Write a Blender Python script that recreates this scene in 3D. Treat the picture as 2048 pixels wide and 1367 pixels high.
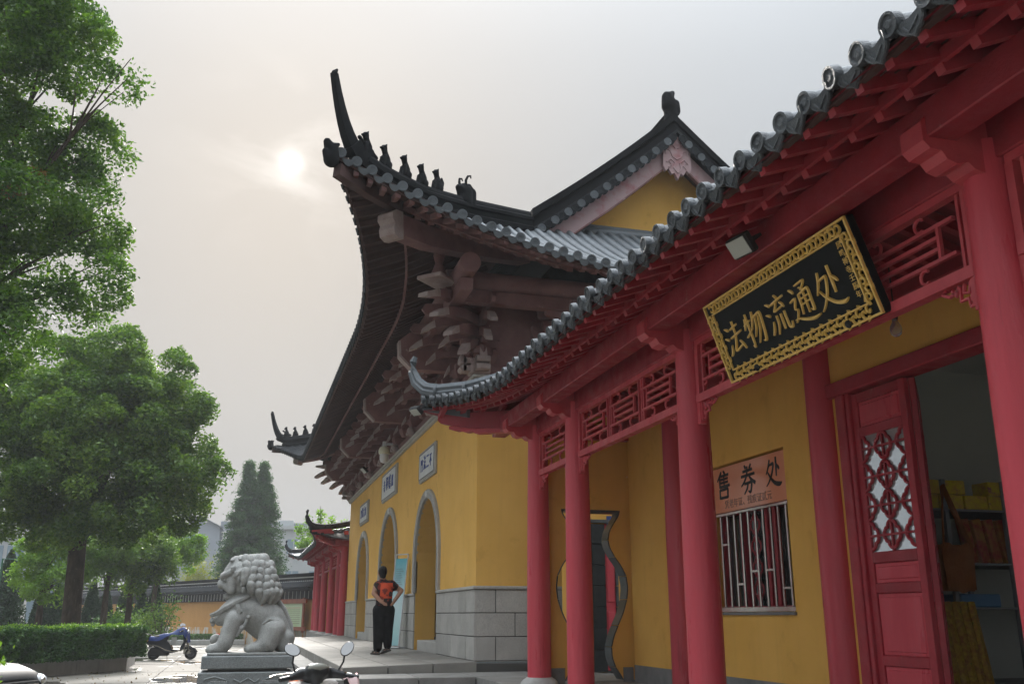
import bpy, bmesh, math, random
import numpy as np
from mathutils import Matrix, Vector, Quaternion
random.seed(7); RNG=np.random.default_rng(7)
scene=bpy.context.scene
for o in list(bpy.data.objects): bpy.data.objects.remove(o)
COL=scene.collection
R=math.radians
# ------------------------------------------------------------------ camera
cam_d=bpy.data.cameras.new('camera'); cam=bpy.data.objects.new('camera',cam_d); COL.objects.link(cam)
cam_d.sensor_width=36.0; cam_d.lens=33.05; cam_d.clip_start=0.05; cam_d.clip_end=3000
PITCH=16.18; HEAD=15.775
cam.location=(0,0,1.55); cam.rotation_euler=(R(90+PITCH),0,R(-HEAD))
scene.camera=cam
# ------------------------------------------------------------------ sky and sun (hazy overcast, weak sun low ahead)
SUN=Vector((0.02,0.8972,0.4418)).normalized()
SUN_EL=math.asin(SUN.z); SUN_AZ=math.atan2(SUN.x,SUN.y)
world=bpy.data.worlds.new('World'); scene.world=world; world.use_nodes=True
nt=world.node_tree; nt.nodes.clear()
def wn(t,**k):
    n=nt.nodes.new(t)
    for a,b in k.items(): setattr(n,a,b)
    return n
def wm(op,a,b=None,c=None):
    n=wn('ShaderNodeMath',operation=op)
    for i,v in enumerate((a,b,c)):
        if v is None: continue
        if isinstance(v,(int,float)): n.inputs[i].default_value=v
        else: nt.links.new(v,n.inputs[i])
    return n.outputs[0]
w_out=wn('ShaderNodeOutputWorld'); w_bg=wn('ShaderNodeBackground')
sky=wn('ShaderNodeTexSky'); sky.sky_type='NISHITA'; sky.sun_disc=False
sky.sun_elevation=SUN_EL; sky.sun_rotation=SUN_AZ; sky.dust_density=6.0; sky.air_density=1.5
tc=wn('ShaderNodeTexCoord'); nrm=wn('ShaderNodeVectorMath',operation='NORMALIZE'); nt.links.new(tc.outputs['Generated'],nrm.inputs[0])
sep=wn('ShaderNodeSeparateXYZ'); nt.links.new(nrm.outputs[0],sep.inputs[0])
dot=wn('ShaderNodeVectorMath',operation='DOT_PRODUCT'); nt.links.new(nrm.outputs[0],dot.inputs[0]); dot.inputs[1].default_value=SUN
el=wm('MAXIMUM',sep.outputs['Z'],0.0)
cosd=wm('MAXIMUM',dot.outputs['Value'],0.0)
mp=wn('ShaderNodeMapping'); mp.inputs['Scale'].default_value=(1.0,1.0,2.2); nt.links.new(nrm.outputs[0],mp.inputs['Vector'])
cl=wn('ShaderNodeTexNoise'); cl.inputs['Scale'].default_value=8.0; cl.inputs['Detail'].default_value=6.0; cl.inputs['Roughness'].default_value=0.55; cl.inputs['Distortion'].default_value=0.6
nt.links.new(mp.outputs[0],cl.inputs['Vector'])
cl2=wn('ShaderNodeTexNoise'); cl2.inputs['Scale'].default_value=1.6; cl2.inputs['Detail'].default_value=3.0; nt.links.new(mp.outputs[0],cl2.inputs['Vector'])
# luminance of the cloud deck: steep zenith brightening added to light the facades, thin cloud noise, glow round the veiled sun
SKY_H=0.116; SKY_Z=0.026; SKY_BOOST=1.7; SKY_GAIN=1.0
base=wm('MULTIPLY_ADD',wm('POWER',el,5.8),SKY_BOOST,wm('MULTIPLY_ADD',el,SKY_Z,SKY_H))
cloud=wm('MULTIPLY_ADD',cl2.outputs['Fac'],0.22,0.89)
wide=wm('MULTIPLY',wm('POWER',cosd,9.0),0.004)
tex=wm('SMOOTH_MAX',wm('MULTIPLY_ADD',cl.outputs['Fac'],7.0,-3.2),0.0,0.12)
mid=wm('MULTIPLY',wm('MULTIPLY',wm('POWER',cosd,420.0),0.038),tex)
core=wm('ADD',wm('MULTIPLY',wm('POWER',cosd,16000.0),0.14),wm('MULTIPLY',wm('POWER',cosd,2500.0),0.018))
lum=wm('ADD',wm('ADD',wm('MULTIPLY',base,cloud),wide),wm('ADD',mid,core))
tint=wn('ShaderNodeMix',data_type='RGBA'); tint.inputs[6].default_value=(0.87,0.935,1.0,1); tint.inputs[7].default_value=(1.0,0.975,0.95,1)
nt.links.new(wm('MINIMUM',wm('ADD',wm('POWER',cosd,14.0),wm('MULTIPLY',mid,3.0)),1.0),tint.inputs[0])
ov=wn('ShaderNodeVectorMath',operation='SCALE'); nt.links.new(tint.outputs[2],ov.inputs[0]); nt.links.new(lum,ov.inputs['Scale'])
ns=wn('ShaderNodeVectorMath',operation='SCALE'); nt.links.new(sky.outputs[0],ns.inputs[0]); ns.inputs['Scale'].default_value=0.05
smix=wn('ShaderNodeMix',data_type='RGBA'); smix.inputs[0].default_value=0.012
nt.links.new(ov.outputs[0],smix.inputs[6]); nt.links.new(ns.outputs[0],smix.inputs[7])
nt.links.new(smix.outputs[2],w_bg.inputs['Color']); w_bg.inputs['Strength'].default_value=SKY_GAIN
nt.links.new(w_bg.outputs[0],w_out.inputs['Surface'])
sun_d=bpy.data.lights.new('sun','SUN'); sun_d.energy=1.5; sun_d.angle=R(14); sun_d.color=(1.0,0.95,0.89)
sun=bpy.data.objects.new('sun',sun_d); COL.objects.link(sun)
sun.rotation_euler=(-SUN).to_track_quat('-Z','Y').to_euler()
vs=scene.view_settings; scene.display_settings.display_device='sRGB'
vs.view_transform='Standard'; vs.look='None'; vs.exposure=2.05; vs.gamma=1.0; vs.use_curve_mapping=False
cy=scene.cycles; cy.use_denoising=True
try: cy.denoiser='OPENIMAGEDENOISE'
except Exception: pass
cy.use_adaptive_sampling=True; cy.adaptive_threshold=.025; cy.max_bounces=5; cy.diffuse_bounces=3; cy.glossy_bounces=2; cy.transmission_bounces=4; cy.volume_bounces=1; cy.transparent_max_bounces=12
cy.caustics_reflective=False; cy.caustics_refractive=False; cy.sample_clamp_indirect=6.0
# ------------------------------------------------------------------ helpers
W={}
I4=Matrix.Identity(4)
def T(x,y,z): return Matrix.Translation((x,y,z))
def RX(a): return Matrix.Rotation(a,4,'X')
def RY(a): return Matrix.Rotation(a,4,'Y')
def RZ(a): return Matrix.Rotation(a,4,'Z')
def SC(x,y,z): return Matrix.Diagonal((x,y,z,1))
def node(name,loc,label=None,cat=None,group=None,kind=None,parent=None):
    o=bpy.data.objects.new(name,None); o.empty_display_size=.1; COL.objects.link(o)
    M=loc if isinstance(loc,Matrix) else T(*loc)
    setp(o,parent,M)
    return tag(o,label,cat,group,kind)
def tag(o,label=None,cat=None,group=None,kind=None):
    if label: o['label']=label
    if cat: o['category']=cat
    if group: o['group']=group
    if kind: o['kind']=kind
    return o
def setp(o,parent,M):
    o.matrix_basis=M
    if parent is not None:
        o.parent=parent; o.matrix_parent_inverse=W[parent].inverted()
    W[o]=M.copy()
def put(name,me,parent=None,M=None,mat=None,**tg):
    if isinstance(me,MB): me=me.mesh(name,mat)
    o=bpy.data.objects.new(name,me); COL.objects.link(o)
    setp(o,parent,M if M is not None else I4)
    return tag(o,**tg) if tg else o
class MB:
    def __init__(s): s.v=[]; s.f=[]; s.sm=False
    def add(s,v,f,M=None):
        n=len(s.v)
        if M is not None: v=[M@Vector(p) for p in v]
        s.v.extend([tuple(p) for p in v]); s.f.extend([tuple(i+n for i in q) for q in f]); return s
    def box(s,x0,x1,y0,y1,z0,z1,M=None):
        return s.add([(x0,y0,z0),(x1,y0,z0),(x1,y1,z0),(x0,y1,z0),(x0,y0,z1),(x1,y0,z1),(x1,y1,z1),(x0,y1,z1)],
          [(0,3,2,1),(4,5,6,7),(0,1,5,4),(1,2,6,5),(2,3,7,6),(3,0,4,7)],M)
    def bev(s,x0,x1,y0,y1,z0,z1,b,M=None):
        bm=bmesh.new(); bmesh.ops.create_cube(bm,size=1)
        for v in bm.verts: v.co=Vector(((x0+x1)/2+v.co.x*(x1-x0),(y0+y1)/2+v.co.y*(y1-y0),(z0+z1)/2+v.co.z*(z1-z0)))
        bmesh.ops.bevel(bm,geom=bm.edges[:],offset=b,segments=1,affect='EDGES',profile=.5)
        bm.verts.ensure_lookup_table()
        s.add([v.co.copy() for v in bm.verts],[tuple(v.index for v in f.verts) for f in bm.faces],M); bm.free(); return s
    def prism(s,pts,d,M=None):
        n=len(pts); d=Vector(d); v=[Vector(p) for p in pts]; v+= [p+d for p in v]
        f=[tuple(range(n-1,-1,-1)),tuple(range(n,2*n))]+[(i,(i+1)%n,n+(i+1)%n,n+i) for i in range(n)]
        return s.add(v,f,M)
    def tube(s,path,r,n=8,cap=True,M=None,flat=1.0):
        P=[Vector(p) for p in path]; m=len(P)
        rr=r if isinstance(r,(list,tuple,np.ndarray)) else [r]*m
        v=[];f=[]; u=None
        for i,p in enumerate(P):
            t=(P[min(i+1,m-1)]-P[max(i-1,0)]).normalized()
            if u is None:
                u=t.orthogonal().normalized() if abs(t.z)>.95 else Vector((0,0,1)).cross(t).normalized()
            u=(u-t*u.dot(t))
            u=u.normalized() if u.length>1e-6 else t.orthogonal().normalized()
            w=t.cross(u)
            for k in range(n):
                a=2*math.pi*(k+.5)/n; v.append(p+u*(math.cos(a)*rr[i])+w*(math.sin(a)*rr[i]*flat))
        for i in range(m-1):
            for k in range(n):
                a=i*n+k; b=i*n+(k+1)%n; f.append((a,b,b+n,a+n))
        if cap: f.append(tuple(range(n-1,-1,-1))); f.append(tuple(range((m-1)*n,m*n)))
        return s.add(v,f,M)
    def sweep(s,path,prof,cap=True,M=None,up=(0,0,1),scale=None):
        P=[Vector(p) for p in path]; m=len(P); n=len(prof); v=[];f=[]; up=Vector(up)
        for i,p in enumerate(P):
            t=(P[min(i+1,m-1)]-P[max(i-1,0)]).normalized()
            side=t.cross(up).normalized(); w=side.cross(t)
            k=1 if scale is None else scale[i]
            for a,b in prof: v.append(p+side*(a*k)+w*(b*k))
        for i in range(m-1):
            for k in range(n):
                a=i*n+k; b=i*n+(k+1)%n; f.append((a,a+n,b+n,b))
        if cap: f.append(tuple(range(n))); f.append(tuple(range(m*n-1,(m-1)*n-1,-1)))
        return s.add(v,f,M)
    def lathe(s,prof,n=16,M=None,cap=True):
        m=len(prof); v=[];f=[]
        for r,z in prof:
            for k in range(n):
                a=2*math.pi*k/n; v.append((r*math.cos(a),r*math.sin(a),z))
        for i in range(m-1):
            for k in range(n):
                a=i*n+k;b=i*n+(k+1)%n; f.append((a,b,b+n,a+n))
        if cap: f.append(tuple(range(n-1,-1,-1))); f.append(tuple(range((m-1)*n,m*n)))
        return s.add(v,f,M)
    def ball(s,c,r,n=10,m=7,M=None):
        if not isinstance(r,(tuple,list)): r=(r,r,r)
        pr=[(max(1e-4,math.sin(math.pi*i/m)),-math.cos(math.pi*i/m)) for i in range(m+1)]
        MM=T(*c)@SC(*r)
        return s.lathe(pr,n,MM if M is None else M@MM)
    def grid(s,fn,nu,nv,M=None):
        v=[fn(i/nu,j/nv) for i in range(nu+1) for j in range(nv+1)]
        f=[(i*(nv+1)+j,(i+1)*(nv+1)+j,(i+1)*(nv+1)+j+1,i*(nv+1)+j+1) for i in range(nu) for j in range(nv)]
        return s.add(v,f,M)
    def mesh(s,name,mat=None,smooth=None):
        me=bpy.data.meshes.new(name); me.from_pydata([tuple(p) for p in s.v],[],s.f)
        if mat: me.materials.append(mat)
        if s.sm if smooth is None else smooth:
            me.shade_smooth() if hasattr(me,'shade_smooth') else None
            try: me.set_sharp_from_angle(angle=R(40))
            except Exception: pass
        me.update(); return me
def smb():
    m=MB(); m.sm=True; return m
_tc={}
def text_mesh(txt,mat,size=1.0,extrude=.01,bevel=0.0,offset=0.0,shear=0.0,spacing=1.0,align='CENTER'):
    c=bpy.data.curves.new('lettering','FONT'); c.body=txt; c.size=size; c.extrude=extrude; c.bevel_depth=bevel; c.offset=offset; c.shear=shear
    c.space_character=spacing; c.align_x=align; c.align_y='CENTER'; c.resolution_u=3
    o=bpy.data.objects.new('lettering',c); COL.objects.link(o)
    dg=bpy.context.evaluated_depsgraph_get(); me=bpy.data.meshes.new_from_object(o.evaluated_get(dg))
    COL.objects.unlink(o); bpy.data.objects.remove(o); bpy.data.curves.remove(c)
    me.materials.clear(); me.materials.append(mat); return me
def blob(caps,voxel,mat,smooth=6,factor=.5,dec=None,seg=14):
    """one continuous skin over a list of capsules (p0,r0,p1,r1) or balls (p,r) or ellipsoids (p,(rx,ry,rz))"""
    b=MB()
    for c in caps:
        if len(c)==2: b.ball(c[0],c[1],seg,10)
        else:
            p0,r0,p1,r1=c; p0=Vector(p0);p1=Vector(p1); n=max(2,int((p1-p0).length/(min(r0,r1)*.45))+1)
            for i in range(n+1):
                t=i/n; b.ball(p0.lerp(p1,t),r0+(r1-r0)*t,seg,9)
    me=b.mesh('blob'); o=bpy.data.objects.new('blob',me); COL.objects.link(o)
    md=o.modifiers.new('r','REMESH'); md.mode='VOXEL'; md.voxel_size=voxel
    ms=o.modifiers.new('s','SMOOTH'); ms.iterations=smooth; ms.factor=factor
    if dec:
        mdc=o.modifiers.new('d','DECIMATE'); mdc.ratio=dec
    dg=bpy.context.evaluated_depsgraph_get(); m2=bpy.data.meshes.new_from_object(o.evaluated_get(dg))
    COL.objects.unlink(o); bpy.data.objects.remove(o); bpy.data.meshes.remove(me)
    m2.materials.clear(); m2.materials.append(mat); m2.shade_smooth(); return m2
# ------------------------------------------------------------------ materials
def mat(name,c1,c2=None,scale=3.0,rough=.65,bump=0.0,bscale=60.0,spec=.35,metal=0.0,streak=0.0,orand=0.0,grain=0.0,gscale=180.0,lo=.35,hi=.65,c3=None,s3=1.0,t3=.62,rvar=0.0,coat=0.0,stretch=None,c4=None,s4=8.0,t4=.72):
    m=bpy.data.materials.new(name); m.use_nodes=True; t=m.node_tree; N=t.nodes; L=t.links
    b=N['Principled BSDF']; b.inputs['Roughness'].default_value=rough; b.inputs['Specular IOR Level'].default_value=spec; b.inputs['Metallic'].default_value=metal
    if coat: b.inputs['Coat Weight'].default_value=coat; b.inputs['Coat Roughness'].default_value=.15
    geo=N.new('ShaderNodeNewGeometry'); pos=geo.outputs['Position']
    if stretch:
        mp=N.new('ShaderNodeMapping'); mp.inputs['Scale'].default_value=stretch; L.new(pos,mp.inputs['Vector']); pos=mp.outputs[0]
    def noise(sc,det=5,r=.6,vec=None):
        n=N.new('ShaderNodeTexNoise'); n.inputs['Scale'].default_value=sc; n.inputs['Detail'].default_value=det; n.inputs['Roughness'].default_value=r
        L.new(vec or pos,n.inputs['Vector']); return n.outputs['Fac']
    def ramp(f,a,bb):
        r=N.new('ShaderNodeMapRange'); r.inputs['From Min'].default_value=a; r.inputs['From Max'].default_value=bb; L.new(f,r.inputs['Value']); return r.outputs[0]
    def mixc(fac,a,bb,bt='MIX'):
        x=N.new('ShaderNodeMix'); x.data_type='RGBA'; x.blend_type=bt
        for i,q in ((0,fac),(6,a),(7,bb)):
            if isinstance(q,(int,float)): x.inputs[i].default_value=q
            elif isinstance(q,tuple): x.inputs[i].default_value=(*q,1)
            else: L.new(q,x.inputs[i])
        return x.outputs[2]
    col=c1
    if c2: col=mixc(ramp(noise(scale),lo,hi),c1,c2)
    if c3: col=mixc(ramp(noise(s3,6,.65),t3,t3+.08),col,c3)
    if c4: col=mixc(ramp(noise(s4,8,.7),t4,t4+.03),col,c4)
    if streak:
        mp=N.new('ShaderNodeMapping'); mp.inputs['Scale'].default_value=(9,9,.35); L.new(geo.outputs['Position'],mp.inputs['Vector'])
        k=ramp(noise(1.0,5,.6,mp.outputs[0]),.5,.85)
        mm=N.new('ShaderNodeMath'); mm.operation='MULTIPLY'; mm.inputs[1].default_value=streak; L.new(k,mm.inputs[0])
        col=mixc(mm.outputs[0],col,(c1[0]*.45,c1[1]*.42,c1[2]*.45))
    if grain:
        g=ramp(noise(gscale,2,.5),.3,.7); gg=N.new('ShaderNodeMapRange'); gg.inputs['To Min'].default_value=1-grain; gg.inputs['To Max'].default_value=1+grain; L.new(g,gg.inputs['Value'])
        vm=N.new('ShaderNodeVectorMath'); vm.operation='SCALE'; L.new(gg.outputs[0],vm.inputs['Scale'])
        if isinstance(col,tuple): vm.inputs[0].default_value=col
        else: L.new(col,vm.inputs[0])
        col=vm.outputs[0]
    if orand:
        oi=N.new('ShaderNodeObjectInfo'); g=N.new('ShaderNodeMapRange'); g.inputs['To Min'].default_value=1-orand; g.inputs['To Max'].default_value=1+orand; L.new(oi.outputs['Random'],g.inputs['Value'])
        vm=N.new('ShaderNodeVectorMath'); vm.operation='SCALE'; L.new(g.outputs[0],vm.inputs['Scale'])
        if isinstance(col,tuple): vm.inputs[0].default_value=col
        else: L.new(col,vm.inputs[0])
        col=vm.outputs[0]
    if isinstance(col,tuple): b.inputs['Base Color'].default_value=(*col,1)
    else: L.new(col,b.inputs['Base Color'])
    if rvar:
        g=N.new('ShaderNodeMapRange'); g.inputs['To Min'].default_value=max(.03,rough-rvar); g.inputs['To Max'].default_value=min(1,rough+rvar); L.new(ramp(noise(scale*1.7),.35,.65),g.inputs['Value']); L.new(g.outputs[0],b.inputs['Roughness'])
    if bump:
        bn=N.new('ShaderNodeBump'); bn.inputs['Strength'].default_value=bump; bn.inputs['Distance'].default_value=.02; L.new(noise(bscale,4,.6),bn.inputs['Height']); L.new(bn.outputs[0],b.inputs['Normal'])
    return m
def leafmat(name,cols,trans=.35,rough=.5,hue=None,nscale=.6):
    m=bpy.data.materials.new(name); m.use_nodes=True; t=m.node_tree; N=t.nodes; L=t.links
    b=N['Principled BSDF']; b.inputs['Roughness'].default_value=rough; b.inputs['Specular IOR Level'].default_value=.35
    geo=N.new('ShaderNodeNewGeometry'); nz=N.new('ShaderNodeTexNoise'); nz.inputs['Scale'].default_value=nscale; nz.inputs['Detail'].default_value=2; L.new(geo.outputs['Position'],nz.inputs['Vector'])
    a=N.new('ShaderNodeMath'); a.operation='MULTIPLY_ADD'; a.inputs[1].default_value=.55; L.new(geo.outputs['Random Per Island'],a.inputs[0])
    sb=N.new('ShaderNodeMath'); sb.operation='MULTIPLY_ADD'; sb.inputs[1].default_value=1.3; sb.inputs[2].default_value=-.42; L.new(nz.outputs['Fac'],sb.inputs[0]); L.new(sb.outputs[0],a.inputs[2])
    cr=N.new('ShaderNodeValToRGB'); cr.color_ramp.interpolation='LINEAR'
    e=cr.color_ramp.elements
    while len(e)<len(cols): e.new(.5)
    for i,c in enumerate(cols): e[i].position=i/(len(cols)-1); e[i].color=(*c,1)
    L.new(a.outputs[0],cr.inputs['Fac']); L.new(cr.outputs[0],b.inputs['Base Color'])
    tr=N.new('ShaderNodeBsdfTranslucent'); vm=N.new('ShaderNodeVectorMath'); vm.operation='MULTIPLY'; vm.inputs[1].default_value=(1.5,1.6,.7); L.new(cr.outputs[0],vm.inputs[0]); L.new(vm.outputs[0],tr.inputs['Color'])
    mx=N.new('ShaderNodeMixShader'); mx.inputs[0].default_value=trans; L.new(b.outputs[0],mx.inputs[1]); L.new(tr.outputs[0],mx.inputs[2])
    L.new(mx.outputs[0],N['Material Output'].inputs['Surface']); return m
M_={}
M_['yellow']=mat('ochre_plaster',(.80,.475,.125),(.74,.425,.10),1.1,.82,.12,90,.2,streak=.13,c3=(.68,.385,.09),s3=2.3,t3=.60,c4=(.80,.60,.33),s4=5,t4=.70)
M_['yellow_in']=mat('ochre_plaster_niche',(.82,.47,.115),(.75,.415,.09),1.3,.82,.15,70,.2,streak=.14,c3=(.70,.38,.085),s3=2.6,t3=.60,c4=(.78,.58,.34),s4=6,t4=.69)
M_['orange']=mat('orange_wall_plaster',(.62,.34,.12),(.55,.29,.095),.5,.85,.1,30,.2,streak=.15)
M_['skirt']=mat('grey_cement_skirting',(.24,.235,.23),(.17,.17,.17),4,.9,.4,40,.2)
M_['granite']=mat('grey_granite',(.44,.425,.395),(.375,.36,.335),2.5,.75,.15,120,.3,orand=.1,grain=.22,gscale=110,streak=.1)
M_['granite_d']=mat('pedestal_granite',(.21,.225,.225),(.17,.185,.185),3,.7,.2,90,.3,grain=.3,gscale=120)
M_['plinth']=mat('plinth_stone',(.5,.5,.48),(.36,.35,.33),6,.7,.2,60,.3)
M_['joint']=mat('dark_joint',(.09,.088,.083),None,rough=.9)
M_['paving']=mat('paving_slab',(.26,.25,.225),(.20,.19,.172),1.6,.75,.1,60,.3,orand=.09,grain=.15,c3=(.22,.21,.19),s3=1.4,t3=.64)
M_['step']=mat('step_stone',(.29,.285,.27),(.22,.215,.20),2.0,.8,.2,60,.3,orand=.06,grain=.2,streak=.3)
M_['red']=mat('red_lacquer',(.60,.07,.095),(.53,.056,.078),4,.42,.25,30,.45,streak=.22,orand=.06,c3=(.44,.043,.06),s3=6,t3=.62,rvar=.16,stretch=(1,1,.12),c4=(.58,.30,.29),s4=24,t4=.70)
M_['red_rail']=mat('red_rail_paint',(.56,.08,.095),(.46,.055,.072),5,.45,.12,60,.4,orand=.07,rvar=.15,c4=(.60,.34,.33),s4=20,t4=.73)
M_['red_wood']=mat('red_painted_wood',(.38,.036,.05),(.30,.028,.04),4,.5,.2,40,.4,orand=.14,c3=(.38,.15,.145),s3=8,t3=.66,rvar=.15,c4=(.42,.27,.25),s4=20,t4=.69)
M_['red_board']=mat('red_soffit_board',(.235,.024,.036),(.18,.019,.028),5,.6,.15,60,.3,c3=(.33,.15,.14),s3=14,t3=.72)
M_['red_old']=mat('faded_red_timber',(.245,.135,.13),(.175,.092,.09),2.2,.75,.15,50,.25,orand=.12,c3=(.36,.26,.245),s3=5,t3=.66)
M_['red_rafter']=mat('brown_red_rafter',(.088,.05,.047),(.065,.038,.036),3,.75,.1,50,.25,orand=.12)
M_['tip']=mat('weathered_tip_lit_edge',(.40,.33,.31),(.31,.23,.22),5,.8,.15,60,.25,orand=.08)
M_['barge']=mat('faded_pink_bargeboard',(.42,.30,.31),(.36,.15,.165),3.2,.8,.15,40,.25,lo=.5,hi=.72)
M_['tile_d']=mat('dark_grey_roof_tile',(.032,.035,.039),(.02,.022,.025),3,.75,.2,50,.15,orand=.2,c3=(.065,.07,.07),s3=5,t3=.66)
M_['tile_g']=mat('grey_roof_tile',(.125,.142,.156),(.09,.102,.112),3,.5,.2,50,.4,orand=.12,c3=(.25,.265,.27),s3=8,t3=.68)
M_['tile_e']=mat('glazed_eave_tile',(.085,.096,.106),(.05,.058,.066),6,.36,.45,85,.5,orand=.3)
M_['ridge']=mat('black_ridge_plaster',(.013,.014,.0155),(.008,.0085,.0095),2,.8,.2,40,.08)
M_['lime']=mat('white_lime_line',(.6,.6,.58),None,rough=.8)
M_['white']=mat('white_panel',(.62,.63,.64),(.55,.555,.56),3,.5,.03,50,.4)
M_['blue_ink']=mat('blue_lettering',(.06,.085,.27),None,rough=.6)
M_['gold']=mat('gold_leaf',(.86,.58,.17),(.76,.48,.12),14,.4,.12,120,.5,metal=.15)
M_['gold_old']=mat('gilded_carving',(.84,.56,.15),(.62,.38,.07),18,.4,.2,160,.5,metal=.15)
M_['board_k']=mat('black_lacquer_board',(.012,.014,.0145),(.008,.0095,.010),4,.6,.12,60,.15)
M_['salmon']=mat('salmon_sign_panel',(.80,.33,.19),(.75,.29,.165),1.5,.12,0,50,.5)
M_['ink']=mat('black_ink',(.014,.014,.013),None,rough=.35)
M_['ink2']=mat('brown_small_lettering',(.16,.08,.05),None,rough=.4)
M_['steel']=mat('stainless_bar',(.62,.60,.56),(.5,.47,.42),12,.22,0,50,.5,metal=1.0)
M_['dark_in']=mat('interior_shade_paint',(.055,.058,.05),(.045,.047,.042),1,.9)  # near-black colour stands in for the shade inside hall and passage
M_['black_tile']=mat('black_glazed_tile',(.055,.064,.07),(.085,.095,.10),8,.3,.06,40,.5,orand=.2,c3=(.16,.165,.16),s3=7,t3=.7)
M_['black_tile_d']=mat('shaded_black_tile',(.016,.019,.02),(.028,.032,.033),8,.35,.06,40,.4,orand=.3)  # darker copy of the tile, its colour carries the dark of the doorway
M_['rim_d']=mat('dark_wheel_rim',(.10,.10,.105),None,rough=.4,metal=.6)
M_['black']=mat('black_plastic',(.018,.019,.02),None,rough=.35)
M_['black_m']=mat('black_matte',(.02,.02,.021),(.03,.03,.03),6,.7)
M_['rubber']=mat('tyre_rubber',(.02,.02,.02),(.03,.03,.029),20,.8,.2,80)
M_['lion']=mat('carved_grey_stone',(.37,.375,.36),(.26,.265,.252),5.0,.8,.5,70,.25,grain=.22,gscale=130,streak=.32)
M_['bark']=mat('furrowed_bark',(.085,.065,.048),(.045,.034,.026),9,.9,.9,30,.2,c3=(.14,.115,.09),s3=12,t3=.6,stretch=(1,1,.3))
M_['bark_l']=mat('grey_brown_bark',(.12,.095,.075),(.07,.055,.043),9,.9,.6,40,.2)
M_['concrete']=mat('planter_concrete',(.46,.455,.44),(.37,.365,.35),1.8,.85,.2,50,.25,streak=.35)
M_['skin']=mat('skin',(.42,.235,.165),(.38,.205,.14),9,.55,.05,60,.35)
M_['hair']=mat('black_hair',(.007,.0065,.0065),(.012,.011,.011),30,.6,.4,120,.15)
M_['trousers']=mat('black_trousers',(.007,.007,.0085),(.012,.012,.014),8,.9,.3,60,.08)
M_['sandal']=mat('brown_sandal',(.06,.05,.045),None,rough=.6)
# ================================================================== ground, platform, steps
def road_mat():
    m=bpy.data.materials.new('worn_concrete_road'); m.use_nodes=True; t=m.node_tree; N=t.nodes; L=t.links; b=N['Principled BSDF']
    geo=N.new('ShaderNodeNewGeometry')
    def noise(sc,det=5,r=.6,st=None):
        n=N.new('ShaderNodeTexNoise'); n.inputs['Scale'].default_value=sc; n.inputs['Detail'].default_value=det; n.inputs['Roughness'].default_value=r
        if st:
            mp=N.new('ShaderNodeMapping'); mp.inputs['Scale'].default_value=st; L.new(geo.outputs['Position'],mp.inputs['Vector']); L.new(mp.outputs[0],n.inputs['Vector'])
        else: L.new(geo.outputs['Position'],n.inputs['Vector'])
        return n.outputs['Fac']
    def rng(f,a,bb,c=0,d=1):
        r=N.new('ShaderNodeMapRange'); r.interpolation_type='SMOOTHSTEP'
        for i,v in enumerate((a,bb,c,d)): r.inputs[i+1].default_value=v
        L.new(f,r.inputs[0]); return r.outputs[0]
    def mixc(f,a,bb):
        x=N.new('ShaderNodeMix'); x.data_type='RGBA'
        L.new(f,x.inputs[0])
        for i,q in ((6,a),(7,bb)):
            if isinstance(q,tuple): x.inputs[i].default_value=(*q,1)
            else: L.new(q,x.inputs[i])
        return x.outputs[2]
    c=mixc(rng(noise(.35),.3,.7),(.165,.152,.127),(.125,.115,.097))
    c=mixc(rng(noise(60,2,.5),.2,.8),c,(.145,.134,.113))
    wet=rng(noise(.42,4,.55,(1.1,.62,1)),.52,.60)
    c2=mixc(wet,c,(.07,.066,.057))
    L.new(c2,b.inputs['Base Color'])
    rr=rng(wet,0,1,.82,.10); L.new(rr,b.inputs['Roughness']); b.inputs['Specular IOR Level'].default_value=.4
    bn=N.new('ShaderNodeBump'); bn.inputs['Distance'].default_value=.012; L.new(rng(wet,0,1,.35,.03),bn.inputs['Strength']); L.new(noise(22,5,.65),bn.inputs['Height']); L.new(bn.outputs[0],b.inputs['Normal'])
    return m
g=MB(); g.grid(lambda u,v:(-420+840*u,-120+900*v,0),6,6)
ground=put('ground',g,mat=road_mat(),kind='structure')
jm=mat('road_joint_tar',(.05,.047,.042),(.11,.10,.09),3,.9)
for k in range(9):
    yj=11.5+k*4.6; q=MB(); q.box(-14,-.06,yj-.012,yj+.012,.002,.006); put('road_joint',q,ground,mat=jm)
for xj in (-1.9,-5.9,-9.9):
    q=MB(); q.box(xj-.012,xj+.012,4,56,.003,.007); put('road_joint',q,ground,mat=jm)
GX=3.75; GY0=15.45; GY1=34.87; PZ=.84
# platform with 3 % fall to its left edge, slabs as parts
def pz_(x): return .84-(3.75-x)*.0295
plat=MB(); plat.prism([(1.68,15.38,.0),(12.5,15.38,.0),(12.5,15.38,PZ-.035),(3.75,15.38,PZ-.035),(1.68,15.38,pz_(1.68)-.035)],(0,20.6,0))
platform=put('gate_platform',plat,mat=M_['joint'],kind='structure')
xs=[1.64,2.34,3.05,3.76]
def slab(name,x0,x1,y0,y1,top,th,m,parent,g=.011):
    mb=MB(); b=.008
    za,zb=top(x0),top(x1)
    mb.add([(x0+g,y0+g,za-th),(x1-g,y0+g,zb-th),(x1-g,y1-g,zb-th),(x0+g,y1-g,za-th),
            (x0+g,y0+g,za-b),(x1-g,y0+g,zb-b),(x1-g,y1-g,zb-b),(x0+g,y1-g,za-b),
            (x0+g+b,y0+g+b,za),(x1-g-b,y0+g+b,zb),(x1-g-b,y1-g-b,zb),(x0+g+b,y1-g-b,za)],
           [(0,3,2,1),(0,1,5,4),(1,2,6,5),(2,3,7,6),(3,0,4,7),(4,5,9,8),(5,6,10,9),(6,7,11,10),(7,4,8,11),(8,9,10,11)])
    return put(name,mb,parent,mat=m)
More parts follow.
